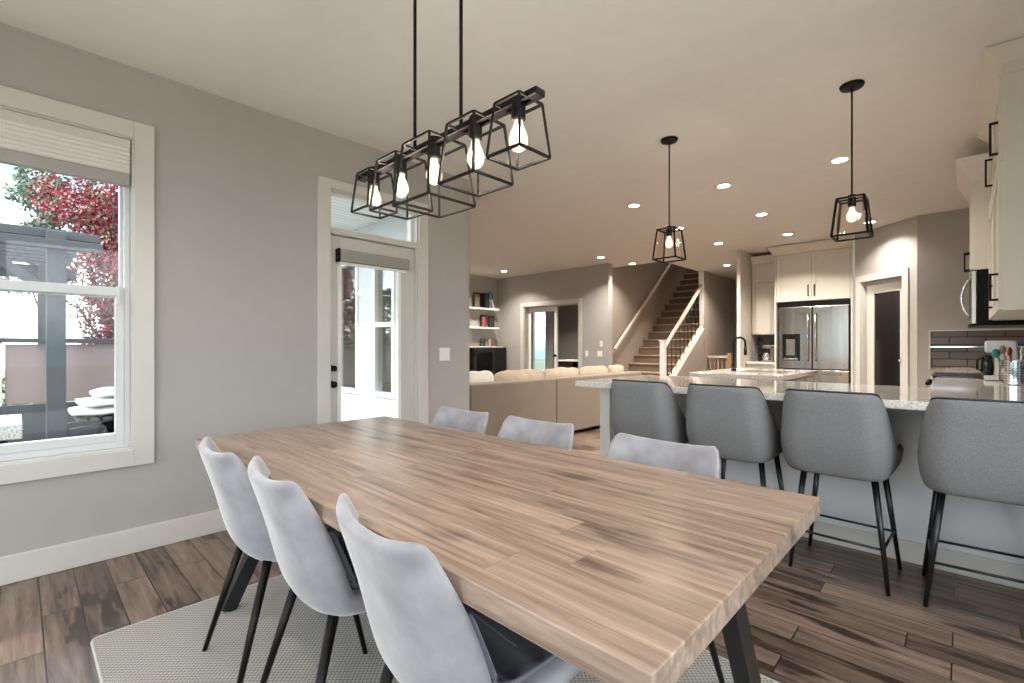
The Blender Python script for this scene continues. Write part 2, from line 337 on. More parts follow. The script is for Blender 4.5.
# office behind
DK = mat('office_wall_paint', '#8d8984', 0.8)
struct(MB().box(-10.6, -10.5, 7.83, 11.2, 0, H).box(-10.5, -7.95, 7.73, 7.83, 0, H).box(-10.5, -9.75, 11.1, 11.2, 0, H).box(-9.75, -9.1, 11.1, 11.2, 0, .3).box(-9.75, -9.1, 11.1, 11.2, 2.3, H).box(-9.1, -5.2, 11.1, 11.2, 0, H), 'wall_office', DK)
# stair walls
BRWN = mat('stair_wall_paint', '#a3958a', 0.8)
struct(MB().box(-5.2, -5.05, 7.83, 13.2, 0, 5.4), 'wall_stair_left', BRWN)
struct(MB().box(-4.0, -3.88, 9.85, 13.2, 0, 5.4), 'wall_stair_right', BRWN)
struct(MB().box(-5.2, -3.88, 13.2, 13.3, 0, 5.4).box(-5.2, -3.88, 8.08, 8.2, H+.25, 5.4).box(-4.0, -3.88, 8.2, 9.85, H + .25, 5.4), 'wall_stair_back', BRWN)
struct(MB().box(-5.2, -3.88, 8.08, 13.3, 5.4, 5.5), 'ceiling_stairwell', CEIL)
struct(MB().box(-3.88, -2.66, 11.7, 11.8, 0, H), 'wall_hall', WALL)
struct(MB().box(-2.66, 0.5, 8.99, 9.1, 0, H).box(-2.76, -2.66, 8.99, 11.8, 0, H), 'wall_kitchen_back', WALL)
A = Vector((-.40, 7.48)); B = Vector((-1.10, 8.13)); dd = (B - A).normalized(); nn = Vector((-dd.y, dd.x))   # nn points towards camera side?
if nn.dot(-A) < 0: nn = -nn
def diag(mb, t0, t1, off0, off1, z0, z1):
    P = [A + dd * t0 + nn * off0, A + dd * t1 + nn * off0, A + dd * t1 + nn * off1, A + dd * t0 + nn * off1]
    return mb.prism([(p.x, p.y) for p in P], z0, z1)
mb = MB(); diag(mb, 0, .19, -.12, 0, 0, H); diag(mb, .84, .955, -.12, 0, 0, H); diag(mb, .19, .84, -.12, 0, 2.05, H)
struct(mb, 'wall_pantry', WALL)
mb = MB(); diag(mb, .105, .19, 0, .02, 0, 2.135); diag(mb, .84, .92, 0, .02, 0, 2.135); diag(mb, .19, .84, 0, .02, 2.05, 2.135)
diag(mb, .19, .205, -.12, 0, 0, 2.05); diag(mb, .825, .84, -.12, 0, 0, 2.05)
struct(mb, 'trim_2', TRIM, bev=.004)
mb = MB(); zz = ((0, .22), (1.93, 2.04)); diag(mb, .205, .30, -.10, -.06, .01, 2.04); diag(mb, .70, .825, -.10, -.06, .01, 2.04); diag(mb, .30, .70, -.10, -.06, .01, .25); diag(mb, .30, .70, -.10, -.06, 1.88, 2.04)
pd = struct(mb, 'door_2', TRIM, bev=.003)
mb = MB(); diag(mb, .30, .70, -.085, -.075, .25, 1.88); mb.build('door_glass', DGLASS, pd)
kp = A + dd * .25 + nn * (-.02)
MB().lathe([(.004, -.05), (.012, -.05), (.012, -.02), (.028, -.012), (.03, .01), (.02, .022), (.002, .025)], (kp.x, kp.y, .98), 16, 'y').build('door_knob', CHROME, pd, smooth=True)
struct(MB().box(-.40, 0.62, 7.48, 7.60, 0, H), 'wall_kitchen_end', WALL)
struct(MB().box(.5, .62, 2.6, 7.48, 0, H).box(.5, .62, -2.0, -1.5, 0, H).box(.5, .62, -1.5, 2.6, 0, .15).box(.5, .62, -1.5, 2.6, 2.4, H), 'wall_right', WALL)
w = MB()  # unseen window added in the right wall to light stools and peninsula
for a in (-1.5, -.15, 1.2, 2.54): w.box(.52, .60, a, a + .06, .15, 2.4)
w.box(.52, .60, -1.5, 2.6, .15, .21).box(.52, .60, -1.5, 2.6, 2.34, 2.4)
wr_ = struct(w, 'window_7', WHITE); MB().box(.555, .56, -1.44, 2.54, .21, 2.34).build('window_pane', GLASS, wr_)
# wall behind the camera, with a wide unseen window added for daylight
struct(MB().box(WX, -3.1, -2.0, -1.85, 0, H).box(-3.1, .2, -2.0, -1.85, 2.45, H).box(-3.1, .2, -2.0, -1.85, 0, .05).box(.2, .5, -2.0, -1.85, 0, H), 'wall_back', WALL)
w = MB()
for a in (-3.1, -1.48, .14): w.box(a, a + .06, -1.97, -1.88, .05, 2.45)
w.box(-3.1, .2, -1.97, -1.88, .05, .11).box(-3.1, .2, -1.97, -1.88, 2.39, 2.45)
wb = struct(w, 'window_4', WHITE); MB().box(-3.04, .14, -1.93, -1.925, .11, 2.39).build('window_pane', GLASS, wb)
# baseboards
mb = MB().box(WX, WX + .016, -1.85, 1.497, 0, .14).box(WX, WX + .016, 2.468, 2.94, 0, .14).box(WX-.15, WX + .016, 2.94+.15, 2.94+.166, 0, .14)
struct(mb, 'baseboard_left', TRIM, bev=.005)
struct(MB().box(-7.8, -7.085, fy - .016, fy, 0, .14).box(-5.435, -4.84, fy - .016, fy, 0, .14), 'baseboard_far', TRIM, bev=.004)
# dining window
mb = MB(); cw = .088
mb.box(WX, WX + .022, wy1 - .005, wy1 + cw, wz0 - cw, wz1 + cw).box(WX, WX + .022, wy0 - cw, wy0 + .005, wz0 - cw, wz1 + cw)
mb.box(WX, WX + .022, wy0 + .005, wy1 - .005, wz1 - .005, wz1 + cw).box(WX, WX + .022, wy0 + .005, wy1 - .005, wz0 - cw, wz0 + .005)
mb.box(WX - .15, WX, wy1 - .012, wy1, wz0, wz1).box(WX - .15, WX, wy0, wy0 + .012, wz0, wz1).box(WX - .15, WX, wy0 + .012, wy1 - .012, wz0, wz0 + .012).box(WX - .15, WX, wy0 + .012, wy1 - .012, wz1 - .012, wz1)
wn1 = struct(mb, 'window_1', TRIM, bev=.003)
WF = mat('window_vinyl', '#c9cbcb', 0.4)
fx0, fx1 = WX - .125, WX - .055
f = MB().box(fx0, fx1, wy1 - .040, wy1 - .012, wz0 + .012, wz1 - .012).box(fx0, fx1, wy0 + .012, wy0 + .040, wz0 + .012, wz1 - .012).box(fx0, fx1, wy0 + .040, wy1 - .040, wz0 + .012, wz0 + .05).box(fx0, fx1, wy0 + .040, wy1 - .040, wz1 - .05, wz1 - .012)
f.build('window_frame', WF, wn1, bev=.003)
lo = MB().box(WX - .095, WX - .05, wy1 - .078, wy1 - .040, wz0 + .05, 1.495).box(WX - .095, WX - .05, wy0 + .040, wy0 + .078, wz0 + .05, 1.495).box(WX - .095, WX - .05, wy0 + .078, wy1 - .078, wz0 + .05, wz0 + .095).box(WX - .095, WX - .05, wy0 + .078, wy1 - .078, 1.445, 1.495)
lo = lo.build('lower_sash', WF, wn1, bev=.003); MB().box(WX - .075, WX - .071, wy0 + .076, wy1 - .076, wz0 + .076, 1.447).build('sash_pane', GLASS, lo)
MB().box(WX - .05, WX - .03, wy1 - .075, wy1 - .058, 1.40, 1.50).build('sash_latch', WF, lo, bev=.002)
up = MB().box(WX - .13, WX - .097, wy1 - .056, wy1 - .040, 1.44, wz1 - .05).box(WX - .13, WX - .097, wy0 + .040, wy0 + .056, 1.44, wz1 - .05).box(WX - .13, WX - .097, wy0 + .056, wy1 - .056, 1.44, 1.475).box(WX - .13, WX - .097, wy0 + .056, wy1 - .056, wz1 - .075, wz1 - .05)
up = up.build('upper_sash', WF, wn1, bev=.003); MB().box(WX - .115, WX - .111, wy0 + .055, wy1 - .055, 1.474, wz1 - .075).build('sash_pane', GLASS, up)
# cellular blind, pulled up
bl = thing('window_blind', 'raised pleated pale blind at the top of the dining room window', 'blind', (WX - .03, -.3, 2.07))
MB().box(WX - .05, WX - .005, wy0 + .016, wy1 - .016, 2.275, wz1 - .014).build('headrail', BLIND, bl, bev=.004)
pl = []
nP = 6; zt, zb = 2.275, 2.135
for i in range(nP * 2 + 1): pl.append((WX - .008 - (.010 if i % 2 else 0), zt + (zb - zt) * i / (nP * 2)))
for i in range(nP * 2, -1, -1): pl.append((WX - .046 + (.010 if i % 2 else 0), zt + (zb - zt) * i / (nP * 2)))
m_ = MB(); Aa = [m_.bm.verts.new((p[0], wy0 + .02, p[1])) for p in pl]; Bb = [m_.bm.verts.new((p[0], wy1 - .02, p[1])) for p in pl]
m_.bm.faces.new(Aa); m_.bm.faces.new(Bb[::-1])
for i in range(len(pl)): m_.bm.faces.new((Aa[i], Bb[i], Bb[(i + 1) % len(pl)], Aa[(i + 1) % len(pl)]))
m_.build('pleated_fabric', mat('pleat_fabric', '#d6d3cd', .9), bl)
MB().box(WX - .052, WX - .004, wy0 + .018, wy1 - .018, 2.066, 2.135).build('bottom_rail', mat('blind_rail', '#9a9690', .5), bl, bev=.008)
# patio door with transom
cas = MB()
cas.box(WX, WX + .022, 1.497, 1.592, 0, 2.40).box(WX, WX + .022, 2.373, 2.468, 0, 2.40).box(WX, WX + .022, 1.592, 2.373, 2.335, 2.40)
cas.box(WX - .15, WX, 1.587, 1.602, 0, dz1).box(WX - .15, WX, 2.363, 2.378, 0, dz1).box(WX - .15, WX, 1.602, 2.363, 2.33, dz1).box(WX - .15, WX, 1.602, 2.363, 2.005, 2.05)
cas.box(WX - .15, WX - .01, 1.602, 2.363, 0.0, .02)
struct(cas, 'trim_3', TRIM, bev=.003)
tr = MB().box(WX - .11, WX - .06, 1.602, 1.622, 2.05, 2.33).box(WX - .11, WX - .06, 2.343, 2.363, 2.05, 2.33).box(WX - .11, WX - .06, 1.622, 2.343, 2.05, 2.07).box(WX - .11, WX - .06, 1.622, 2.343, 2.31, 2.33)
tr = struct(tr, 'window_5', WHITE, bev=.002); MB().box(WX - .09, WX - .085, 1.62, 2.345, 2.068, 2.312).build('window_pane', GLASS, tr)
dx0, dx1 = WX - .085, WX - .04
gy0, gy1, gz0, gz1 = 1.682, 2.215, .28, 1.86
ds = MB().box(dx0, dx1, 1.604, gy0, .022, 2.0).box(dx0, dx1, gy1, 2.361, .022, 2.0).box(dx0, dx1, gy0, gy1, .022, gz0).box(dx0, dx1, gy0, gy1, gz1, 2.0)
d1 = struct(ds, 'door_1', TRIM, bev=.003)
MB().box(dx0 + .02, dx0 + .026, gy0 - .001, gy1 + .001, gz0 - .001, gz1 + .001).build('door_glass', GLASS, d1)
gl = MB()
for a, b, c, d in ((gy0 - .012, gy0 + .016, gz0 - .012, gz1 + .012), (gy1 - .016, gy1 + .012, gz0 - .012, gz1 + .012)): gl.box(dx1, dx1 + .010, a, b, c, d)
gl.box(dx1, dx1 + .010, gy0 + .016, gy1 - .016, gz0 - .012, gz0 + .016).box(dx1, dx1 + .010, gy0 + .016, gy1 - .016, gz1 - .016, gz1 + .012)
gl.build('glass_bead', WHITE, d1, bev=.002)
for z_, r_ in ((1.0, .024), (.88, .027)):
    MB().lathe([(.003, 0), (r_, 0), (r_, .008), (.013, .014), (.013, .03), (r_ * .85, .036), (r_ * .9, .055), (r_ * .5, .062), (.002, .063)], (dx1, 1.622, z_), 20, 'x').build('door_knob' if z_ < .9 else 'deadbolt', BLACK, d1, smooth=True)
rb = thing('roller_blind', 'rolled-up grey roller blind above the patio door glass', 'blind', (dx1 + .04, 1.98, 1.79))
MB().box(dx1 + .002, dx1 + .062, 1.665, 2.275, 1.805, 1.895).build('cassette', mat('grey_blind_cassette', '#8e8b86', .7), rb, bev=.006)
MB().box(dx1 + .001, dx1 + .064, 1.655, 1.665, 1.80, 1.90).build('end_bracket', BLACK, rb)
MB().box(dx1 + .02, dx1 + .035, 1.672, 2.268, 1.782, 1.805).build('hem_bar', WHITE, rb, bev=.003)

def plate(loc, normal, nr, label, group=None):
    x, y, z_ = loc; w_ = .035 + .023 * (nr - 1)
    t = thing('light_switch', label, 'light switch', (x, y, z_ - .06), 0, group)
    if normal == 'x':
        MB().box(x, x + .006, y - w_, y + w_, z_ - .058, z_ + .058).build('switch_plate', WHITE, t, bev=.002)
        for i in range(nr): cy = y + (i - (nr - 1) / 2) * .046; MB().box(x + .006, x + .010, cy - .016, cy + .016, z_ - .032, z_ + .032).build('rocker', WHITE, t, bev=.001)
    else:
        MB().box(x - w_, x + w_, y - .006, y, z_ - .058, z_ + .058).build('switch_plate', WHITE, t, bev=.002)
        for i in range(nr): cx = x + (i - (nr - 1) / 2) * .046; MB().box(cx - .016, cx + .016, y - .010, y - .006, z_ - .032, z_ + .032).build('rocker', WHITE, t, bev=.001)
plate((WX, 2.66, 1.095), 'x', 2, 'white double rocker switch on the grey wall right of the patio door')
plate((-5.33, fy, 1.03), 'y', 1, 'small white switch on far wall, nearest the office doorway casing')
plate((-5.03, fy, 1.03), 'y', 2, 'white double switch on the far wall, lower of the two by the stair corner')
plate((-5.0, fy, 1.22), 'y', 1, 'white thermostat plate on the far wall above the double switch')

# ------------------------------------------------------------------ RECESSED LIGHTS
CANS = [(-.75, 4.78), (-1.69, 4.76), (-2.65, 4.74), (-1.73, 6.10), (-2.73, 6.06), (-.85, 7.42), (-1.77, 7.42), (-2.69, 7.36), (-6.9, 6.98), (-4.6, 7.07), (-4.52, 8.02), (-3.29, 9.43)]
CL = ['recessed ceiling light, nearest the right-hand island pendant', 'recessed ceiling light between the two island pendants, front row', 'recessed ceiling light left of the left-hand island pendant',
      'recessed ceiling light in the middle row, in front of the fridge cabinets', 'recessed ceiling light directly behind the left-hand island pendant', 'recessed ceiling light by the diagonal pantry wall, behind the right pendant',
      'recessed ceiling light just in front of the cabinet over the fridge', 'recessed ceiling light in the back row, left of the white corner column', 'recessed ceiling light farthest left, over the book shelves corner',
      'recessed ceiling light in front of the far wall beside the stairs', 'recessed ceiling light at the edge of the stairwell opening', 'recessed ceiling light deep in the hallway right of the stairs']
can0 = thing('recessed_light', CL[0], 'ceiling light', (0, 0, H), 0, 'recessed ceiling lights')
MB().lathe([(.052, -.001), (.082, -.001), (.085, -.006), (.078, -.012), (.055, -.008)], (0, 0, H), 28).build('trim_ring', WHITE, can0, smooth=True)
MB().lathe([(.001, -.009), (.054, -.009), (.054, -.004), (.001, -.004)], (0, 0, H), 28).build('lens', CANL, can0)
ld = bpy.data.lights.new('can_lamp', 'AREA'); ld.shape = 'DISK'; ld.size = .10; ld.energy = CAN_POWER; ld.color = (1, .93, .84); ld.spread = R(125)
ld_soft = ld.copy(); ld_soft.energy = CAN_POWER * .25
for i, (x, y) in enumerate(CANS):
    o = place(can0, (x, y, H), 0, CL[i], first=(i == 0))
    l = bpy.data.objects.new('can_lamp', ld_soft if i in (5, 10) else ld); C.objects.link(l); l.parent = o; l.location = (0, 0, -.013)
ld2 = ld.copy(); ld2.energy = ADDED_CAN_POWER
for i, (x, y, lb) in enumerate(((-.15, 2.05, 'added unseen fill light in the ceiling over the bar stools'), (-1.0, -.5, 'added unseen fill light in the ceiling behind the foreground chair'), (-2.45, -.5, 'added unseen fill light in the ceiling beside the dining window'), (.15, .5, 'added unseen fill light in the ceiling over the near end of the dining area'))):  # out-of-view lamps added to brighten the near dining area
    o = place(can0, (x, y, H), 0, lb)
    for c_ in list(o.children):
        if c_.type == 'LIGHT': c_.data = ld2
ld3 = ld.copy(); ld3.energy = CAN_POWER * 3.5
ld4 = ld.copy(); ld4.energy = CAN_POWER * 1.8
for x, y, lb in ((-5.6, 4.6, 'added hidden fill light in the ceiling over the sofa seats'), (-6.8, 5.6, 'added hidden fill light in the ceiling in the middle of the living room'), (-5.2, 3.7, 'added hidden fill light in the ceiling by the living room front windows')):  # hidden lamps added to lift the dim living room
    o = place(can0, (x, y, H), 0, lb)
    for c_ in list(o.children):
        if c_.type == 'LIGHT': c_.data = ld4
o = place(can0, (-7.6, 9.2, H), 0, 'added unseen fill light in the ceiling inside the office')  # unseen lamp added so the office is not black
for c_ in list(o.children):
    if c_.type == 'LIGHT': c_.data = ld3
o = place(can0, (-4.5, 10.6, 5.4), 0, 'added unseen fill light high up in the stairwell')  # unseen lamp added to brighten the upper stair walls
for c_ in list(o.children):
    if c_.type == 'LIGHT': c_.data = ld2
# ------------------------------------------------------------------ LINEAR CHANDELIER
def add_bulb_light(parent, loc, power, r=.03):
    l = bpy.data.lights.new('bulb_lamp', 'POINT'); l.energy = power; l.shadow_soft_size = r; l.color = (1, .88, .74)
    o = bpy.data.objects.new('bulb_lamp', l); C.objects.link(o); o.parent = parent; o.location = loc; return o
def cage(parent, cx, cy, zt, at, zb, ab, zbar, r=.0038, bulbz=None, name='cage', glassy=False):
    m = MB(); T = [(cx + i * at / 2, cy + j * at / 2, zt) for i, j in ((-1, -1), (1, -1), (1, 1), (-1, 1))]; Bq = [(cx + i * ab / 2, cy + j * ab / 2, zb) for i, j in ((-1, -1), (1, -1), (1, 1), (-1, 1))]
    for i in range(4):
        m.bar(T[i], T[(i + 1) % 4], 2 * r, 2 * r); m.bar(Bq[i], Bq[(i + 1) % 4], 2 * r, 2 * r); m.bar(T[i], Bq[i], 2 * r, 2 * r)
    m.bar((cx - at / 2, cy, zt), (cx + at / 2, cy, zt), .016, .008)
    c = m.build(name, BLACK, parent, bev=.0012)
    sz = zt - .004
    MB().lathe([(.002, sz + .03), (.019, sz + .03), (.021, sz + .02), (.021, sz - .04), (.017, sz - .045), (.002, sz - .045)], (cx, cy, 0), 18).build('socket', BLACK, c, smooth=False, bev=.001)
    bz = sz - .045
    prof = [(.002, bz), (.013, bz), (.014, bz - .012), (.022, bz - .03), (.028, bz - .05), (.027, bz - .066), (.018, bz - .082), (.006, bz - .089), (.001, bz - .09)]
    MB().lathe(prof, (cx, cy, 0), 20).build('bulb', BULBG, c, smooth=True)
    fil = MB()
    for k in range(6):
        a = k * math.pi / 3
        fil.tube([(cx + .005 * math.cos(a), cy + .005 * math.sin(a), bz - .012), (cx + .012 * math.cos(a), cy + .012 * math.sin(a), bz - .04), (cx + .008 * math.cos(a), cy + .008 * math.sin(a), bz - .07)], .0022, 6)
    fil.build('filament', BULB, c)
    return c, bz - .045
CY = 1.0
ch = thing('linear_chandelier', 'black five-cage linear chandelier hanging over the dining table', 'chandelier', (-1.33, CY, 1.65))
MB().box(-1.84, -.845, CY - .02, CY + .02, 1.858, 1.878).build('crossbar', BLACK, ch, bev=.003)
for i, x in enumerate((-1.445, -1.186)): MB().tube([(x, CY, 1.876), (x, CY, H - .02)], .006, 12).build('rod', BLACK, ch, smooth=True)
MB().box(-1.52, -1.11, CY - .06, CY + .06, H - .024, H - .001).build('canopy', BLACK, ch, bev=.004)
for x, at, ab, zb in ((-1.73, .098, .13, 1.708), (-1.535, .128, .165, 1.675), (-1.33, .153, .20, 1.65), (-1.115, .128, .165, 1.675), (-.93, .098, .13, 1.708)):
    c, bz = cage(ch, x, CY, 1.862, at, zb, ab, 1.875)
    add_bulb_light(ch, (x + 1.33, 0, bz - 1.65), BULB_POWER)
# ------------------------------------------------------------------ ISLAND PENDANTS
for x, y, lb in ((-1.615, 3.42, 'left-hand black cage pendant over the peninsula counter'), (-.484, 3.47, 'right-hand black cage pendant over the peninsula counter')):
    t = thing('pendant_light', lb, 'pendant light', (x, y, 1.82), 0, 'island pendant lights')
    MB().lathe([(.002, H - .001), (.062, H - .001), (.064, H - .006), (.058, H - .02), (.012, H - .026), (.002, H - .026)], (x, y, 0), 28).build('canopy', BLACK, t, smooth=False, bev=.001)
    MB().tube([(x, y, 2.06), (x, y, H - .024)], .005, 10).build('rod', BLACK, t, smooth=True)
    c, bz = cage(t, x, y, 2.05, .132, 1.825, .178, 0, r=.0055)
    g = MB(); i0, j0 = .054, .078
    T = [(x + i * i0, y + j * i0, 2.04) for i, j in ((-1, -1), (1, -1), (1, 1), (-1, 1))]; Bq = [(x + i * j0, y + j * j0, 1.835) for i, j in ((-1, -1), (1, -1), (1, 1), (-1, 1))]
    for i in range(4): g.quad([T[i], T[(i + 1) % 4], Bq[(i + 1) % 4], Bq[i]])
    g.build('glass_panel', LAMPG, t)
    add_bulb_light(t, (0, 0, bz - 1.82), BULB_POWER)

# ------------------------------------------------------------------ RUG and TABLE
def rounded(x0, x1, y0, y1, r, n=6):
    P = []
    for cx, cy, a0 in ((x1 - r, y1 - r, 0), (x0 + r, y1 - r, 90), (x0 + r, y0 + r, 180), (x1 - r, y0 + r, 270)):
        for k in range(n + 1): a = R(a0 + 90 * k / n); P.append((cx + r * math.cos(a), cy + r * math.sin(a)))
    return P
rug = thing('area_rug', 'pale grey woven area rug under the dining table and chairs', 'rug', (-1.5, 1.0, 0))
MB().prism(rounded(-2.485, -.42, .20, 1.80, .03), .001, .010).build('woven_field', RUG, rug)
rp = rounded(-2.485, -.42, .20, 1.80, .03)
MB().tube([(p[0], p[1], .006) for p in rp], .006, 8, closed=True).build('bound_edge', mat('rug_binding', '#b5b0a7', .9), rug, smooth=True)

TX0, TX1, TY0, TY1 = -2.425, -.274, .535, 1.477
tb = thing('dining_table', 'long rustic wood dining table with black angled metal legs', 'table', (-1.35, 1.0, .0))
MB().box(TX0, TX1, TY0, TY1, .714, .76).build('tabletop', TABLEW, tb, bev=.003)
for x in (-2.32, -.37):
    for s in (-1, 1):
        xi = x if s > 0 or x < -1 else x - .13
        MB().bar((xi, 1.0 + s * .37, .012), (xi, 1.0 + s * .03, .705), (.04), .06, up=(0, 1, 0)).build('leg', GUN, tb, bev=.003)
MB().box(-2.36, -2.28, .62, 1.38, .706, .7135).box(-.55, -.33, .62, 1.38, .706, .7135).box(-2.28, -.55, .985, 1.015, .69, .7135).build('leg_plate', GUN, tb)

# ------------------------------------------------------------------ DINING CHAIRS
def interp(pts, t):
    n = len(pts) - 1; f = min(max(t, 0), 1) * n; i = min(int(f), n - 1); u = f - i
    g = lambda k: pts[max(0, min(n, k))]
    out = []
    for c in range(len(pts[0])):
        p0, p1, p2, p3 = g(i - 1)[c], g(i)[c], g(i + 1)[c], g(i + 2)[c]
        out.append(0.5 * (2 * p1 + (p2 - p0) * u + (2 * p0 - 5 * p1 + 4 * p2 - p3) * u * u + (3 * p1 - p0 - 3 * p2 + p3) * u ** 3))
    return out
def shell_mesh(prof, NV=26, NU=12, thick=.05, channels=0, chd=.006):
    # prof rows: y, z, halfwidth, curl, thickness
    mid = [[None] * (NU + 1) for _ in range(NV + 1)]
    rows = [interp(prof, j / NV) for j in range(NV + 1)]
    for j, (y, z, w, c, th) in enumerate(rows):
        j0, j1 = max(j - 1, 0), min(j + 1, NV)
        ty, tz = rows[j1][0] - rows[j0][0], rows[j1][1] - rows[j0][1]; L = math.hypot(ty, tz); ty /= L; tz /= L
        ny, nz = tz, -ty   # towards inside (forward/up)
        if nz * 1 + ny * 1 < 0: ny, nz = -ny, -nz
        for i in range(NU + 1):
            u = -1 + 2 * i / NU; e = abs(u) ** 2.8
            mid[j][i] = Vector((w * u, y + ny * c * e, z + nz * c * e))
    m = MB(); bm = m.bm
    def nrm(j, i):
        a = mid[min(j + 1, NV)][i] - mid[max(j - 1, 0)][i]; b = mid[j][min(i + 1, NU)] - mid[j][max(i - 1, 0)]
        n = b.cross(a); return n.normalized()
    IN, OUT = [], []
    for j in range(NV + 1):
        a, b = [], []
        th = rows[j][4]
        for i in range(NU + 1):
            n = nrm(j, i)
            if n.y + n.z < 0: n = -n
            u = abs(-1 + 2 * i / NU); ed = 1 - .45 * u ** 6
            ej = min(1, .55 + .45 * min(j, NV - j) / 2)
            g = 0
            if channels and 0 < i < NU: g = chd * (0.5 + 0.5 * math.cos(2 * math.pi * channels * j / NV)) 
            a.append(bm.verts.new(mid[j][i] + n * (th / 2 * ed * ej - g))); b.append(bm.verts.new(mid[j][i] - n * th / 2 * ed * ej))
        IN.append(a); OUT.append(b)
    for j in range(NV):
        for i in range(NU):
            bm.faces.new((IN[j][i], IN[j][i + 1], IN[j + 1][i + 1], IN[j + 1][i])); bm.faces.new((OUT[j][i], OUT[j + 1][i], OUT[j + 1][i + 1], OUT[j][i + 1]))
        bm.faces.new((IN[j][0], IN[j + 1][0], OUT[j + 1][0], OUT[j][0])); bm.faces.new((IN[j][NU], OUT[j][NU], OUT[j + 1][NU], IN[j + 1][NU]))
    for i in range(NU):
        bm.faces.new((IN[0][i], OUT[0][i], OUT[0][i + 1], IN[0][i + 1])); bm.faces.new((IN[NV][i], IN[NV][i + 1], OUT[NV][i + 1], OUT[NV][i]))
    return m
PROF = [(.235, .455, .165, .006, .05), (.20, .462, .205, .012, .06), (.10, .448, .222, .022, .065), (-.02, .430, .226, .035, .07), (-.105, .430, .222, .055, .07), (-.158, .468, .218, .070, .062), (-.190, .55, .220, .075, .055),
        (-.218, .64, .218, .070, .044), (-.246, .72, .213, .060, .036), (-.270, .785, .200, .050, .030), (-.276, .800, .180, .040, .024)]
NEARL = ['grey velvet dining chair on the near side of the table, nearest the window', 'grey velvet dining chair on near side of the table, middle of the three', 'grey velvet dining chair in the foreground, nearest the camera']
FARL = ['grey velvet dining chair back across the table, nearest the patio door', 'grey velvet dining chair back across the table, in front of the sofa', 'grey velvet dining chair back across the table, in front of the bar stools']
chair = thing('dining_chair', NEARL[0], 'chair', (0, 0, 0), 0, 'grey velvet chairs around the dining table')
shell_mesh(PROF, channels=0).build('seat_shell', VELVET, chair, smooth=True, sub=1)
# channelled inner pad, its velvet darkened to stand for shade below the tabletop
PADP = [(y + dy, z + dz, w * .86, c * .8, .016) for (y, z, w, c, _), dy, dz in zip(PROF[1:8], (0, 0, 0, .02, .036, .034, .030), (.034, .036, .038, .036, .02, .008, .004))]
shell_mesh(PADP, NV=44, NU=10, channels=9, chd=.012).build('channelled_pad', mat('shaded_velvet_pad', '#5f5f66', .8, var=.08, sheen=.3), chair, smooth=True)
for sx in (-1, 1):
    for fy_, ft in ((-.24, -.12), (.20, .12)):
        MB().tube([(sx * .15, ft, .425), (sx * .215, fy_, 0.0)], .0155, 12, r2=.0085).build('leg', BLACKM, chair, smooth=True)
ZR = .0105
for i, (x, y, rz) in enumerate(((-1.85, .715, -.06), (-1.37, .725, -.10), (-.82, .728, -.12))): place(chair, (x, y, ZR), rz, NEARL[i], first=(i == 0))
for i, (x, y, rz) in enumerate(((-1.95, 1.43, math.pi), (-1.41, 1.43, math.pi + .03), (-.79, 1.385, math.pi - .02))): place(chair, (x, y, ZR), rz, FARL[i])

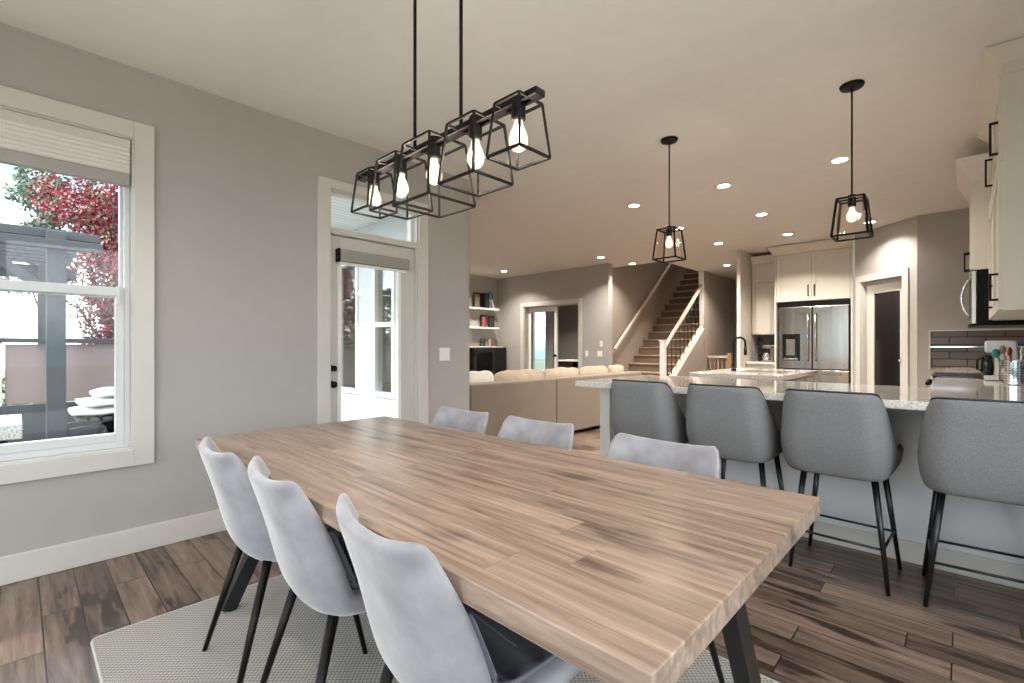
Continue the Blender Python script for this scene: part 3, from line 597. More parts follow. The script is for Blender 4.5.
# ------------------------------------------------------------------ BAR STOOLS (face +Y)
def stool_shell(thick=.03):
    # U-shaped plan: path param s in [-1,1], back in the middle
    NS, NZ = 36, 8; hw, yb, yf, rr = .222, -.31, .12, .085
    path = []
    seg_side = yf - (yb + rr); arc = math.pi / 2 * rr; back = 2 * (hw - rr); tot = 2 * seg_side + 2 * arc + back
    for i in range(NS + 1):
        d = tot * i / NS
        if d < seg_side: path.append((-hw, yf - d, d)); continue
        d2 = d - seg_side
        if d2 < arc: a = d2 / rr; path.append((-hw + rr - rr * math.cos(a), yb + rr - rr * math.sin(a), d)); continue
        d3 = d2 - arc
        if d3 < back: path.append((-hw + rr + d3, yb, d)); continue
        d4 = d3 - back
        if d4 < arc: a = d4 / rr; path.append((hw - rr + rr * math.sin(a), yb + rr - rr * math.cos(a), d)); continue
        path.append((hw, yb + rr + d4 - arc, d))
    m = MB(); bm = m.bm; IN, OUT = [], []; rim = []
    for i, (x, y, d) in enumerate(path):
        k = (i / NS) * 2 - 1; a = abs(k)
        # top height: full over the back, slides down along the wings
        if a < .30: zt = .950
        elif a < .43: zt = .950 - .020 * ((a - .30) / .13) ** 2.5
        else:
            q = min(1, (a - .43) / .32); zt = .93 - (.93 - .665) * (1 - (1 - q) ** 1.6)
        zb = .535 + .035 * a ** 2
        x0, y0_ = path[max(i - 1, 0)][:2]; x1, y1_ = path[min(i + 1, NS)][:2]
        tx, ty = x1 - x0, y1_ - y0_; L = math.hypot(tx, ty); nx, ny = -ty / L, tx / L     # inward
        if nx * (-x) + ny * (0 - y) < 0: nx, ny = -nx, -ny
        A_, B_ = [], []
        for j in range(NZ + 1):
            v = j / NZ; z = zb + (zt - zb) * v
            # taper towards the bottom, flare at the top
            tap = .88 + .12 * min(1, max(0, (z - .535) / .16)) ** .7; lean = -.045 * max(0, (z - .62) / .33) * (1 if y < 0 else .0) * max(0, min(1, (-y) / .2))
            cx, cy = x * tap * (1 - .15 * max(0, (z - .64) / .31)), y * tap + lean
            th = thick * (.6 if j in (0, NZ) else 1)
            A_.append(bm.verts.new((cx + nx * th / 2, cy + ny * th / 2, z))); B_.append(bm.verts.new((cx - nx * th / 2, cy - ny * th / 2, z)))
        IN.append(A_); OUT.append(B_)
        rim.append(((IN[-1][NZ].co + OUT[-1][NZ].co) / 2).copy())
    for i in range(NS):
        for j in range(NZ):
            bm.faces.new((IN[i][j], IN[i + 1][j], IN[i + 1][j + 1], IN[i][j + 1])); bm.faces.new((OUT[i][j], OUT[i][j + 1], OUT[i + 1][j + 1], OUT[i + 1][j]))
        bm.faces.new((IN[i][NZ], IN[i + 1][NZ], OUT[i + 1][NZ], OUT[i][NZ])); bm.faces.new((IN[i][0], OUT[i][0], OUT[i + 1][0], IN[i + 1][0]))
    for i in (0, NS):
        for j in range(NZ): bm.faces.new((IN[i][j], IN[i][j + 1], OUT[i][j + 1], OUT[i][j]))
    return m, rim
SL = ['grey upholstered bar stool farthest left, behind the dining chair back', 'grey upholstered bar stool second from the left at the peninsula', 'grey upholstered bar stool third from the left, just right of the table corner', 'grey upholstered bar stool at the right edge, nearest the camera']
st = thing('bar_stool', SL[0], 'bar stool', (0, 0, 0), 0, 'grey bar stools along the peninsula')
m_, rim = stool_shell(); m_.build('backrest', TWEED, st, smooth=True, sub=1)
MB().tube(rim, .0045, 8).build('piping', PIPE, st, smooth=True)
sp = rounded(-.205, .205, -.22, .215, .07)
m_ = MB(); prev = None
for sc_, z in ((.90, .545), (.99, .56), (1.0, .60), (.99, .635), (.93, .652), (.6, .658)):
    ring = [m_.bm.verts.new((p[0] * sc_, p[1] * sc_, z)) for p in sp]
    if prev is None: m_.bm.faces.new(ring[::-1])
    else:
        for i in range(len(ring)): m_.bm.faces.new((prev[i], prev[(i + 1) % len(ring)], ring[(i + 1) % len(ring)], ring[i]))
    prev = ring
m_.bm.faces.new(prev); m_.build('seat', TWEEDD, st, smooth=True)
for sx in (-1, 1):
    for yb_, yt in ((-.17, -.13), (.20, .13)):
        MB().tube([(sx * .145, yt, .55), (sx * .205, yb_, 0)], .0155, 12, r2=.009).build('leg', GUN, st, smooth=True)
fz = .20; k_ = fz / .55; lx = .205 - .06 * k_; yb2 = -.17 + .04 * k_; yf2 = .20 - .07 * k_
MB().tube([(-lx, yb2, fz), (lx, yb2, fz)], .0065, 8).tube([(-lx, yf2, fz), (lx, yf2, fz)], .0065, 8).tube([(-lx, yb2, fz), (-lx, yf2, fz)], .0065, 8).tube([(lx, yb2, fz), (lx, yf2, fz)], .0065, 8).build('footrest', GUN, st, smooth=True)
for i, (x, rz) in enumerate(((-1.462, -.03), (-.955, -.02), (-.45, -.04), (.072, .06))): place(st, (x, 2.985, 0), rz, SL[i], first=(i == 0))

# ------------------------------------------------------------------ PENINSULA, COUNTER
pn = thing('kitchen_peninsula', 'white painted peninsula base behind the bar stools', 'cabinet', (-.75, 3.5, 0))
MB().box(-1.90, .498, 3.33, 3.70, 0, .875).build('base_panel', PENW, pn, bev=.002)
MB().box(-1.985, -1.90, 3.04, 3.70, 0, .875).build('end_panel', WHITE, pn, bev=.004)
MB().box(-1.90, .498, 3.312, 3.33, 0, .115).build('baseboard', WHITE, pn, bev=.004)
MB().box(-1.90, .498, 3.27, 3.33, .80, .832).build('ledge_rail', PENW, pn, bev=.004)
ct = MB().prism([(-1.995, 2.735), (.498, 2.735), (.498, 5.0), (-.15, 5.0), (-.15, 3.75), (-1.995, 3.75)], .88, .92).prism([(-.15, 5.77), (.498, 5.77), (.498, 7.47), (-.15, 7.47)], .88, .92)
tag(ct.build('countertop', GRAN, bev=.004), 'pale speckled granite countertop of the peninsula and right-hand run', 'countertop')
for y0, y1, lb in ((3.76, 4.995, 'white base cabinet under the right counter, before the range'), (5.775, 7.47, 'white base cabinet under the right counter, beyond the range')):
    t = thing('base_cabinet', lb, 'cabinet', (.2, (y0 + y1) / 2, 0))
    MB().box(-.12, .498, y0, y1, .0, .878).build('body', CABW, t)
    n = 2
    for k in range(n):
        a = y0 + (y1 - y0) * k / n + .01; b = y0 + (y1 - y0) * (k + 1) / n - .01
        d = MB().box(-.14, -.12, a, b, .12, .86).build('door', CABW, t, bev=.003); MB().box(-.17, -.16, a + .04, a + .05, .66, .80).box(-.16, -.14, a + .04, a + .05, .66, .67).box(-.16, -.14, a + .04, a + .05, .79, .80).build('handle', BLACK, d)
# range
rg = thing('kitchen_range', 'stainless range with black glass cooktop set into the right counter', 'range', (.17, 5.385, 0))
MB().box(-.15, .49, 5.005, 5.765, .0, .915).build('body', STEEL, rg, bev=.003)
MB().box(-.17, .49, 5.003, 5.767, .916, .932).build('cooktop', DGLASS, rg, bev=.003)
MB().box(-.19, -.172, 5.003, 5.767, .90, .934).build('steel_edge', STEEL, rg, bev=.003)
MB().tube([(-.215, 5.06, .80), (-.235, 5.08, .80), (-.235, 5.69, .80), (-.215, 5.71, .80), (-.15, 5.71, .80)], .010, 10).tube([(-.235, 5.08, .80), (-.15, 5.06, .80)], .010, 10).build('handle', CHROME, rg, smooth=True)
for k in range(4):
    y = 5.08 + k * .1
    MB().lathe([(.002, -.0), (.02, 0), (.018, -.03), (.002, -.032)], (-.19, y, .87), 14, 'x').build('knob', BLACK, rg, smooth=True)
# backsplash (structure surface)
struct(MB().box(-.28, .5, 7.465, 7.479, .92, 1.345), 'trim_4', TILE)
struct(MB().box(-.295, -.28, 7.462, 7.479, .90, 1.36).box(-.28, .5, 7.462, 7.479, 1.345, 1.36), 'trim_5', TRIM)
struct(MB().box(.488, .499, 2.76, 7.46, .92, 1.345), 'trim_6', TILE)
struct(MB().box(-.28, .485, 7.458, 7.464, 1.155, 1.168), 'trim_7', CHROME)

# ------------------------------------------------------------------ UPPER CABINETS (right)
def pull_x(parent, x, y, z0, z1, m=BLACK):   # handle on a face looking to -X
    return MB().box(x - .036, x - .026, y - .006, y + .006, z0, z1).box(x - .026, x, y - .006, y + .006, z0, z0 + .012).box(x - .026, x, y - .006, y + .006, z1 - .012, z1).build('handle', m, parent, bev=.001)
def shaker_x(parent, x, y0, y1, z0, z1, name='door'):
    r = .055
    d = MB().box(x - .008, x, y0, y1, z0, z1).box(x - .02, x - .008, y0, y0 + r, z0, z1).box(x - .02, x - .008, y1 - r, y1, z0, z1).box(x - .02, x - .008, y0 + r, y1 - r, z0, z0 + r).box(x - .02, x - .008, y0 + r, y1 - r, z1 - r, z1)
    return d.build(name, CABW, parent, bev=.0015)
def crown_poly(x_face, z_top, out, h):   # profile in (x,z) growing towards -X
    return [(x_face, z_top - h), (x_face - .012, z_top - h), (x_face - .02, z_top - h * .75), (x_face - out * .8, z_top - h * .2), (x_face - out, z_top - h * .12), (x_face - out, z_top), (x_face, z_top)]
uc = thing('upper_cabinet', 'tall white upper cabinets at the right edge with a plain side panel', 'cabinet', (.32, 4.3, 1.355))
MB().box(.158, .498, 3.61, 4.995, 1.355, 2.62).build('body', CABW, uc, bev=.002)
for y0, y1 in ((3.612, 4.30), (4.305, 4.99)):
    d = shaker_x(uc, .158, y0, y1, 1.36, 2.145); pull_x(d, .138, y0 + .05, 1.41, 1.56)
    d = shaker_x(uc, .158, y0, y1, 2.15, 2.615); pull_x(d, .138, y0 + .05, 2.20, 2.38)
# crown all round near end and front
cr = MB(); o_ = .085
cr.prism([(.165, 3.61), (.498, 3.61), (.498, 3.597), (.15, 3.597), (.15, 4.995), (.165, 4.995)], 2.60, 2.66)
Tq = [(.165 - o_, 3.61 - o_), (.498, 3.61 - o_), (.498, 4.995), (.165 - o_, 4.995)]; Bq = [(.15, 3.597), (.498, 3.597), (.498, 4.995), (.15, 4.995)]
a = [cr.bm.verts.new((p[0], p[1], 2.66)) for p in Bq]; b = [cr.bm.verts.new((p[0], p[1], 2.735)) for p in Tq]
cr.bm.faces.new(a[::-1]); cr.bm.faces.new(b)
for i in range(4): cr.bm.faces.new((a[i], a[(i + 1) % 4], b[(i + 1) % 4], b[i]))
cr.build('crown_moulding', CABW, uc)
uc = thing('upper_cabinet', 'white upper cabinet directly above the microwave', 'cabinet', (.25, 5.4, 1.74))
MB().box(.06, .498, 5.0, 5.76, 1.745, 2.44).build('body', CABW, uc, bev=.002)
for y0, y1 in ((5.003, 5.378), (5.382, 5.757)):
    d = shaker_x(uc, .06, y0, y1, 1.75, 2.43); pull_x(d, .04, (y1 - .04) if y0 < 5.2 else (y0 + .04), 1.78, 1.93)
cr = MB(); a = [cr.bm.verts.new((p[0], p[1], 2.42)) for p in ((.04, 4.985), (.498, 4.985), (.498, 5.775), (.04, 5.775))]; b = [cr.bm.verts.new((p[0], p[1], 2.59)) for p in ((-.04, 4.93), (.498, 4.93), (.498, 5.83), (-.04, 5.83))]
cr.bm.faces.new(a[::-1]); cr.bm.faces.new(b)
for i in range(4): cr.bm.faces.new((a[i], a[(i + 1) % 4], b[(i + 1) % 4], b[i]))
cr.build('crown_moulding', CABW, uc)
mw = thing('microwave', 'stainless over-range microwave with curved handle and black side', 'microwave', (.25, 5.38, 1.33))
MB().box(.075, .488, 5.002, 5.758, 1.335, 1.742).build('body', mat('microwave_black', '#0b0b0b', .65, spec=.15), mw, bev=.003)
MB().box(.045, .073, 5.002, 5.758, 1.335, 1.742).build('door', STEEL, mw, bev=.004)
MB().box(.037, .045, 5.30, 5.72, 1.39, 1.70).build('door_glass', DGLASS, mw, bev=.002)
hp = [(.045 - .055 * max(0, math.sin(math.pi * k / 12)) ** .7, 5.09, 1.39 + .30 * k / 12) for k in range(13)]
MB().tube(hp, .009, 10).build('handle', CHROME, mw, smooth=True)
MB().box(.03, .48, 5.01, 5.75, 1.322, 1.334).build('vent_grille', BLACK, mw)
# coffee maker, utensil crock
cm = thing('coffee_maker', 'white and steel coffee maker on the right counter under the cabinets', 'coffee maker', (.18, 5.0, .92))
cmx, cmy = .175, 4.86
SLV = mat('silver_plastic', '#c2c3c3', .35, metal=.3)
MB().box(cmx - .065, cmx + .10, cmy - .09, cmy + .09, .921, .955).build('base', SLV, cm, bev=.008)
MB().box(cmx - .012, cmx + .10, cmy - .085, cmy + .085, .955, 1.17).build('water_tank', SLV, cm, bev=.008)
MB().box(cmx - .06, cmx + .10, cmy - .088, cmy + .088, 1.12, 1.205).build('brew_head', SLV, cm, bev=.012)
cf = MB().lathe([(.002, .957), (.030, .957), (.036, .985), (.036, 1.04), (.028, 1.085), (.024, 1.10), (.002, 1.10)], (cmx - .050, cmy, 0), 20).build('carafe', DGLASS, cm, smooth=True)
MB().tube([(cmx - .07, cmy - .02, 1.08), (cmx - .10, cmy - .03, 1.07), (cmx - .10, cmy - .03, 1.0), (cmx - .08, cmy - .02, .99)], .007, 8).build('handle', BLACK, cf, smooth=True)
uk = thing('utensil_crock', 'perforated steel crock full of cooking utensils at the right edge', 'utensil holder', (.235, 4.42, .92))
kx, ky = .245, 4.40
MB().lathe([(.002, .921), (.072, .921), (.075, .925), (.075, 1.075), (.070, 1.077), (.068, .935), (.002, .935)], (kx, ky, 0), 28).build('crock', CHROME, uk, smooth=False)
hl = MB()
for r_ in range(8):
    for k in range(28):
        a = 2 * math.pi * k / 28; z = .945 + r_ * .016; hl.bar((kx + .0745 * math.cos(a), ky + .0745 * math.sin(a), z), (kx + .0758 * math.cos(a), ky + .0758 * math.sin(a), z), .006)
hl.build('perforations', BLACK, uk)
COLS = ['#2f7f72', '#9c2f2b', '#1b1b1b', '#b9442f', '#d8d2c6', '#7a5a3a']
HD = ['teal slotted spoon standing in the steel utensil crock', 'red spatula standing in the steel utensil crock', 'black ladle standing in the steel utensil crock', 'orange-red spoon standing in the steel utensil crock', 'white spoon standing in the steel utensil crock', 'brown wooden spoon standing in the steel utensil crock']
for k in range(6):
    a = 2 * math.pi * k / 6 + 3.3; r_ = .05
    x0, y0 = kx + .03 * math.cos(a), ky + .03 * math.sin(a); x1, y1 = kx + .085 * math.cos(a), ky + .085 * math.sin(a)
    z1 = 1.10 + .012 * (k % 3)
    t = thing('cooking_utensil', HD[k], 'utensil', (x0, y0, .94), 0, 'utensils in the crock')
    mm = mat('utensil_%s' % ('teal red black orange white brown'.split()[k]), COLS[k], .4)
    MB().tube([(x0, y0, .94), (x1, y1, z1)], .006, 8).build('stem', mm, t, smooth=True)
    v = Vector((x1 - x0, y1 - y0, z1 - .94)).normalized(); e = Vector((x1, y1, z1)) + v * .02
    q = bmesh.new(); bmesh.ops.create_uvsphere(q, u_segments=12, v_segments=8, radius=1); bmesh.ops.scale(q, vec=(.022, .010, .030), verts=q.verts); bmesh.ops.rotate(q, cent=(0, 0, 0), matrix=Matrix.Rotation(a, 3, 'Z'), verts=q.verts); bmesh.ops.translate(q, vec=e, verts=q.verts)
    mb = MB(); mb.bm.free(); mb.bm = q; mb.build('head', mm, t, smooth=True)

# ------------------------------------------------------------------ ISLAND with sink
isl = thing('kitchen_island', 'small island with granite top and sink beyond the peninsula', 'island', (-1.48, 5.0, 0))
MB().box(-1.84, -1.12, 4.44, 5.68, 0, .878).build('body', CABW, isl, bev=.003)
MB().box(-1.88, -1.08, 4.39, 5.72, .88, .92).build('top', GRAN, isl, bev=.004)
for k in range(3): MB().box(-1.12, -1.10, 4.47 + k * .4, 4.85 + k * .4, .12, .86).build('door', CABW, isl, bev=.003)
MB().box(-1.60, -1.2, 4.78, 5.2, .9202, .9225).build('sink_rim', STEEL, isl)
fc = thing('faucet', 'black gooseneck faucet standing on the island', 'faucet', (-1.665, 4.98, .92))
fxx, fyy = -1.67, 4.98
MB().lathe([(.002, .921), (.026, .921), (.024, .935), (.014, .95), (.002, .95)], (fxx, fyy, 0), 18).build('base', BLACK, fc, smooth=True)
pts = [(fxx, fyy, .94), (fxx, fyy, 1.20)] + [(fxx + .055 - .055 * math.cos(a), fyy, 1.20 + .055 * math.sin(a)) for a in [math.pi * k / 12 for k in range(1, 13)]] + [(fxx + .11, fyy, 1.15)]
MB().tube(pts, .010, 12).build('spout', BLACK, fc, smooth=True)
MB().tube([(fxx + .11, fyy, 1.16), (fxx + .11, fyy, 1.08)], .014, 12).build('spray_head', BLACK, fc, smooth=True)
MB().tube([(fxx, fyy - .01, .97), (fxx, fyy - .07, .99)], .006, 8).build('lever', BLACK, fc, smooth=True)

# ------------------------------------------------------------------ FRIDGE WALL
FYc = 8.27
fr = thing('refrigerator', 'stainless french-door refrigerator with dispenser in the back wall', 'refrigerator', (-1.64, 8.6, 0))
MB().box(-2.10, -1.20, 8.33, 8.97, .0, 1.775).build('body', mat('fridge_side', '#4d4c4a', .5), fr)
L_ = MB().box(-2.09, -1.645, FYc - .02, 8.32, .83, 1.775).build('door', STEEL, fr, bev=.008)
R_ = MB().box(-1.635, -1.185, FYc - .02, 8.32, .83, 1.775).build('door', STEEL, fr, bev=.008)
Dw = MB().box(-2.09, -1.185, FYc - .02, 8.32, .06, .815).build('freezer_drawer', STEEL, fr, bev=.008)
for p, x in ((L_, -1.69), (R_, -1.59)): MB().tube([(x, FYc - .02, .95), (x, FYc - .07, .97), (x, FYc - .075, 1.3), (x, FYc - .07, 1.66), (x, FYc - .02, 1.68)], .012, 10).build('handle', CHROME, p, smooth=True)
MB().tube([(-2.02, FYc - .02, .76), (-2.0, FYc - .07, .76), (-1.30, FYc - .07, .76), (-1.28, FYc - .02, .76)], .012, 10).build('handle', CHROME, Dw, smooth=True)
dp = MB().box(-2.04, -1.80, FYc - .028, FYc - .021, .95, 1.36).build('dispenser', DGLASS, L_, bev=.003)
MB().box(-1.985, -1.86, FYc - .045, FYc - .028, 1.03, 1.28).build('dispenser_nozzle', STEEL, L_, bev=.004)
MB().box(-2.02, -1.82, FYc - .05, FYc - .028, .955, .99).build('drip_tray', STEEL, L_, bev=.003)
def pull_y(parent, x, y, z0, z1):
    return MB().box(x - .006, x + .006, y - .036, y - .026, z0, z1).box(x - .006, x + .006, y - .026, y, z0, z0 + .012).box(x - .006, x + .006, y - .026, y, z1 - .012, z1).build('handle', BLACK, parent, bev=.001)
def shaker_y(parent, x0, x1, y, z0, z1):
    r = .055
    return MB().box(x0, x1, y - .008, y, z0, z1).box(x0, x0 + r, y - .02, y - .008, z0, z1).box(x1 - r, x1, y - .02, y - .008, z0, z1).box(x0 + r, x1 - r, y - .02, y - .008, z0, z0 + r).box(x0 + r, x1 - r, y - .02, y - .008, z1 - r, z1).build('door', CABW, parent, bev=.0015)
def crown_y(parent, x0, x1, y, z0, z1, out, ret=True):
    cr = MB(); a = [cr.bm.verts.new((p[0], p[1], z0)) for p in ((x0, y), (x1, y), (x1, y + .3), (x0, y + .3))]
    b = [cr.bm.verts.new((p[0], p[1], z1)) for p in ((x0 - (out if ret else 0), y - out), (x1, y - out), (x1, y + .3), (x0 - (out if ret else 0), y + .3))]
    cr.bm.faces.new(a[::-1]); cr.bm.faces.new(b)
    for i in range(4): cr.bm.faces.new((a[i], a[(i + 1) % 4], b[(i + 1) % 4], b[i]))
    return cr.build('crown_moulding', CABW, parent)
fcab = thing('fridge_cabinet', 'white two-door cabinet with crown above the refrigerator', 'cabinet', (-1.65, 8.6, 0))
MB().box(-2.13, -1.165, FYc + .0, 8.97, 1.86, 2.60).build('body', CABW, fcab, bev=.002)
MB().box(-2.155, -2.13, FYc - .01, 8.97, 0, 2.60).build('side_panel', CABW, fcab, bev=.002)
MB().box(-1.165, -1.14, FYc - .01, 8.97, 0, 2.60).build('side_panel', CABW, fcab, bev=.002)
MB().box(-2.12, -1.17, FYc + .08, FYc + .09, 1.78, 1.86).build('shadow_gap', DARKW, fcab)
d = shaker_y(fcab, -2.12, -1.652, FYc, 1.865, 2.59); pull_y(d, -1.69, FYc - .02, 1.93, 2.10)
d = shaker_y(fcab, -1.648, -1.175, FYc, 1.865, 2.59); pull_y(d, -1.61, FYc - .02, 1.93, 2.10)
crown_y(fcab, -2.16, -1.14, FYc - .02, 2.60, 2.725, .09)
uc = thing('hanging_cabinet', 'narrow stacked white wall cabinet left of the refrigerator', 'cabinet', (-2.35, 8.8, 1.37))
MB().box(-2.60, -2.165, 8.64, 8.985, 1.37, 2.56).build('body', CABW, uc, bev=.002)
shaker_y(uc, -2.595, -2.165, 8.64, 1.375, 2.225); shaker_y(uc, -2.595, -2.165, 8.64, 2.245, 2.55)
crown_y(uc, -2.60, -2.16, 8.62, 2.56, 2.68, .07, False)
bc = thing('base_cabinet', 'white base cabinet with pale granite top left of the refrigerator', 'cabinet', (-2.35, 8.65, 0))
MB().box(-2.60, -2.16, 8.36, 8.985, .0, .878).build('body', CABW, bc, bev=.002); MB().box(-2.60, -2.16, 8.32, 8.985, .88, .92).build('top', GRAN, bc, bev=.003)
struct(MB().box(-2.66, -2.16, 8.975, 8.989, .92, 1.37), 'trim_8', TILEB)
struct(MB().box(-2.66, -2.605, 8.07, 8.99, 0, H), 'wall_kitchen_column', CABW, bev=.003)
kt = thing('chrome_kettle', 'chrome carafe and machine on the back counter left of the fridge', 'coffee maker', (-2.33, 8.6, .92))
MB().box(-2.43, -2.25, 8.55, 8.75, .921, .945).box(-2.30, -2.24, 8.58, 8.74, .945, 1.17).box(-2.42, -2.24, 8.58, 8.74, 1.14, 1.19).build('body', STEEL, kt, bev=.006)
MB().lathe([(.002, .947), (.055, .947), (.062, .98), (.05, 1.05), (.03, 1.07), (.002, 1.07)], (-2.36, 8.60, 0), 20).build('carafe', CHROME, kt, smooth=True)

# ------------------------------------------------------------------ STAIRS
n_r = 18; run, rise = .205, .166; ys = 8.02
mb = MB()
for k in range(n_r + 6):
    y0 = ys + k * run
    if y0 > 12.9: break
    mb.box(-5.048, -4.002, y0, 13.19, 0.0 if k == 0 else k * rise, (k + 1) * rise - .03)
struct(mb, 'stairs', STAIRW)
sm = MB()
for k in range(n_r + 6):
    y0 = ys + k * run
    if y0 > 12.9: break
    sm.box(-5.047, -4.003, y0 - .03, y0 + run + .005, (k + 1) * rise - .032, (k + 1) * rise)
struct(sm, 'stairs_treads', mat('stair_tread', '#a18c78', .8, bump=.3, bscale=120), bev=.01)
RAILW = mat('rail_wood_pale', '#d9c9b4', .4)
def nz(y): return .18 + .808 * (y - 8.05)
hr = thing('stair_handrail', 'pale wall-mounted handrail on the left wall of the stairs', 'handrail', (-5.0, 9.5, 1.0))
MB().bar((-4.975, 8.14, nz(8.14) + .86), (-4.975, 11.1, nz(11.1) + .86), .045, .06).build('rail', RAILW, hr, bev=.008)
for y in (8.6, 9.7, 10.8): MB().tube([(-5.05, y, nz(y) + .78), (-4.98, y, nz(y) + .80), (-4.975, y, nz(y) + .84)], .008, 8).build('bracket', STEEL, hr, smooth=True)
bl_ = thing('stair_balustrade', 'white newel and pale sloped railing with dark balusters beside the stairs', 'railing', (-3.94, 8.1, 0))
MB().box(-3.985, -3.895, 8.05, 8.14, 0, 1.26).box(-3.995, -3.885, 8.04, 8.15, 1.26, 1.285).build('newel_post', WHITE, bl_, bev=.004)
MB().bar((-3.94, 8.15, 1.15), (-3.94, 9.84, 2.44), .06, .045).build('rail', RAILW, bl_, bev=.008)
MB().bar((-3.94, 8.15, .42), (-3.94, 9.84, 1.60), .07, .03).build('shoe_rail', RAILW, bl_, bev=.004)
MB().bar((-3.935, 8.15, .36), (-3.935, 9.84, 1.54), .10, .05).build('stringer', WHITE, bl_, bev=.004)
struct(MB().prism([(8.15, 0), (9.849, 0), (9.849, 1.52), (8.15, .335)], -3.99, -3.90, 'x'), 'wall_stair_skirt', BRWN)
for k in range(9):
    y = 8.27 + k * .18; za = .42 + (y - 8.15) * .698; zb_ = 1.17 + (y - 8.15) * .763
    MB().tube([(-3.94, y, za), (-3.94, y, zb_ - .01)], .009, 8).build('baluster', GUN, bl_, smooth=True)
struct(MB().box(-4.0, -3.89, 9.835, 9.849, 1.62, H), 'trim_9', WHITE, bev=.002)
hg = thing('hall_guard_rail', 'low wooden guard rail with spindles in the hallway beyond the stairs', 'railing', (-3.6, 10.0, 0))
MB().box(-3.86, -3.45, 9.97, 10.03, .93, .98).build('rail', RAILW, hg, bev=.006)
MB().box(-3.47, -3.39, 9.96, 10.04, 0, 1.03).build('newel_post', mat('oak', '#b08d6c', .5), hg, bev=.005)
for k in range(5): MB().tube([(-3.82 + k * .08, 10, .0), (-3.82 + k * .08, 10, .93)], .010, 8).build('spindle', mat('oak', '#b08d6c', .5), hg, smooth=True)

# ------------------------------------------------------------------ SOFA
sf = thing('sectional_sofa', 'long taupe sectional sofa with its back to the dining area', 'sofa', (-4.2, 4.8, 0))
MB().box(-3.92, -3.70, 3.25, 4.685, .05, .765).build('back_panel', SOFAM, sf, bev=.02, seg=4)
MB().box(-3.92, -3.70, 4.69, 6.87, .05, .765).build('back_panel', SOFAM, sf, bev=.02, seg=4)
MB().box(-4.65, -3.92, 3.25, 6.87, .05, .30).build('base', SOFAM, sf, bev=.02)
for k in range(4): MB().box(-4.66, -3.93, 3.27 + k * .85, 4.11 + k * .85, .30, .46).build('seat_cushion', SOFAM, sf, bev=.05, seg=4)
MB().box(-4.65, -3.925, 6.68, 6.87, .3, .62).build('arm', SOFAM, sf, bev=.03, seg=4)
for x in (-3.78, -4.55):
    for y in (3.3, 6.8): MB().box(x - .03, x + .03, y - .03, y + .03, 0, .05).build('foot', DARKW, sf)
random.seed(4)
def cushion(parent, x, y0, y1, z0, z1, m, name='back_cushion', th=.16, lean=.0):
    q = bmesh.new(); bmesh.ops.create_cube(q, size=1); bmesh.ops.subdivide_edges(q, edges=q.edges, cuts=6, use_grid_fill=True)
    cy, cz, hy, hz = (y0 + y1) / 2, (z0 + z1) / 2, (y1 - y0) / 2, (z1 - z0) / 2
    for v in q.verts:
        u, w_, t = v.co.y * 2, v.co.z * 2, v.co.x * 2
        puff = (1 - abs(u) ** 3.5) * (1 - abs(w_) ** 3.5)
        k = .25 + .75 * puff ** .5
        nzv = .012 * math.sin(u * 7 + y0 * 3) + random.uniform(-.006, .006)
        v.co = Vector((x + t * th / 2 * k, cy + hy * u * (1 - .05 * w_ * w_), cz + hz * w_ * (1 - .10 * abs(u) ** 3) + nzv * (w_ > .5)))
    mb = MB(); mb.bm.free(); mb.bm = q
    return mb.build(name, m, parent, smooth=True, sub=1)
for y0, y1 in ((3.87, 4.78), (4.79, 5.56), (5.57, 6.34), (6.35, 6.80)):
    cushion(sf, -4.0, y0, y1, .45, .875, CUSH)
tg = cushion(None, -3.99, 3.36, 3.86, .47, .885, CUSHW, 'throw_pillow', .15)
tag(tg, 'ivory throw pillow at the left end of the taupe sofa', 'pillow')

# ------------------------------------------------------------------ LIVING ROOM SHELVES & CABINET
LX = -7.8
shelf_obj = []
for z, lb in ((2.02, 'upper white floating shelf on the far living room wall'), (1.60, 'lower white floating shelf on the far living room wall')):
    tag(MB().box(LX, LX + .22, 5.6, 7.52, z - .04, z).build('wall_shelf', WHITE, bev=.003), lb, 'shelf', 'white floating shelves')
mc = thing('media_cabinet', 'black glossy cabinet with white top below the floating shelves', 'cabinet', (LX + .15, 6.6, 0))
MB().box(LX + .002, LX + .30, 5.5, 7.66, .0, 1.15).build('body', mat('gloss_black', '#0c0b0b', .15), mc, bev=.004)
MB().box(LX + .002, LX + .31, 5.5, 7.55, 1.151, 1.175).build('top', WHITE, mc, bev=.003)
for k in range(4):
    d = MB().box(LX + .30, LX + .32, 5.52 + k * .535, 6.04 + k * .535, .05, 1.13).build('door', DGLASS, mc, bev=.004)
    MB().box(LX + .32, LX + .335, 5.54 + k * .535, 5.555 + k * .535, .5, .65).build('handle', CHROME, d)
def frame(y, z, w_, h_, inner, lb, col='#141414'):
    t = thing('picture_frame', lb, 'picture frame', (LX + .06, y, z))
    MB().box(LX + .05, LX + .07, y - w_ / 2, y + w_ / 2, z + .001, z + h_).build('frame', mat('frame_' + col[1:], col, .4), t, bev=.003)
    MB().box(LX + .07, LX + .073, y - w_ / 2 + .03, y + w_ / 2 - .03, z + .03, z + h_ - .03).build('picture', mat('picture_' + inner[1:], inner, .6, var=.5, vscale=25), t)
frame(6.98, 2.02, .20, .34, '#7d6248', 'dark framed brown picture on the upper shelf, at its left')
frame(7.18, 1.60, .17, .28, '#a24a50', 'red framed picture standing on the lower shelf')
frame(7.42, 1.60, .18, .26, '#3a2a26', 'small dark frame with pale triangle picture on the lower shelf')
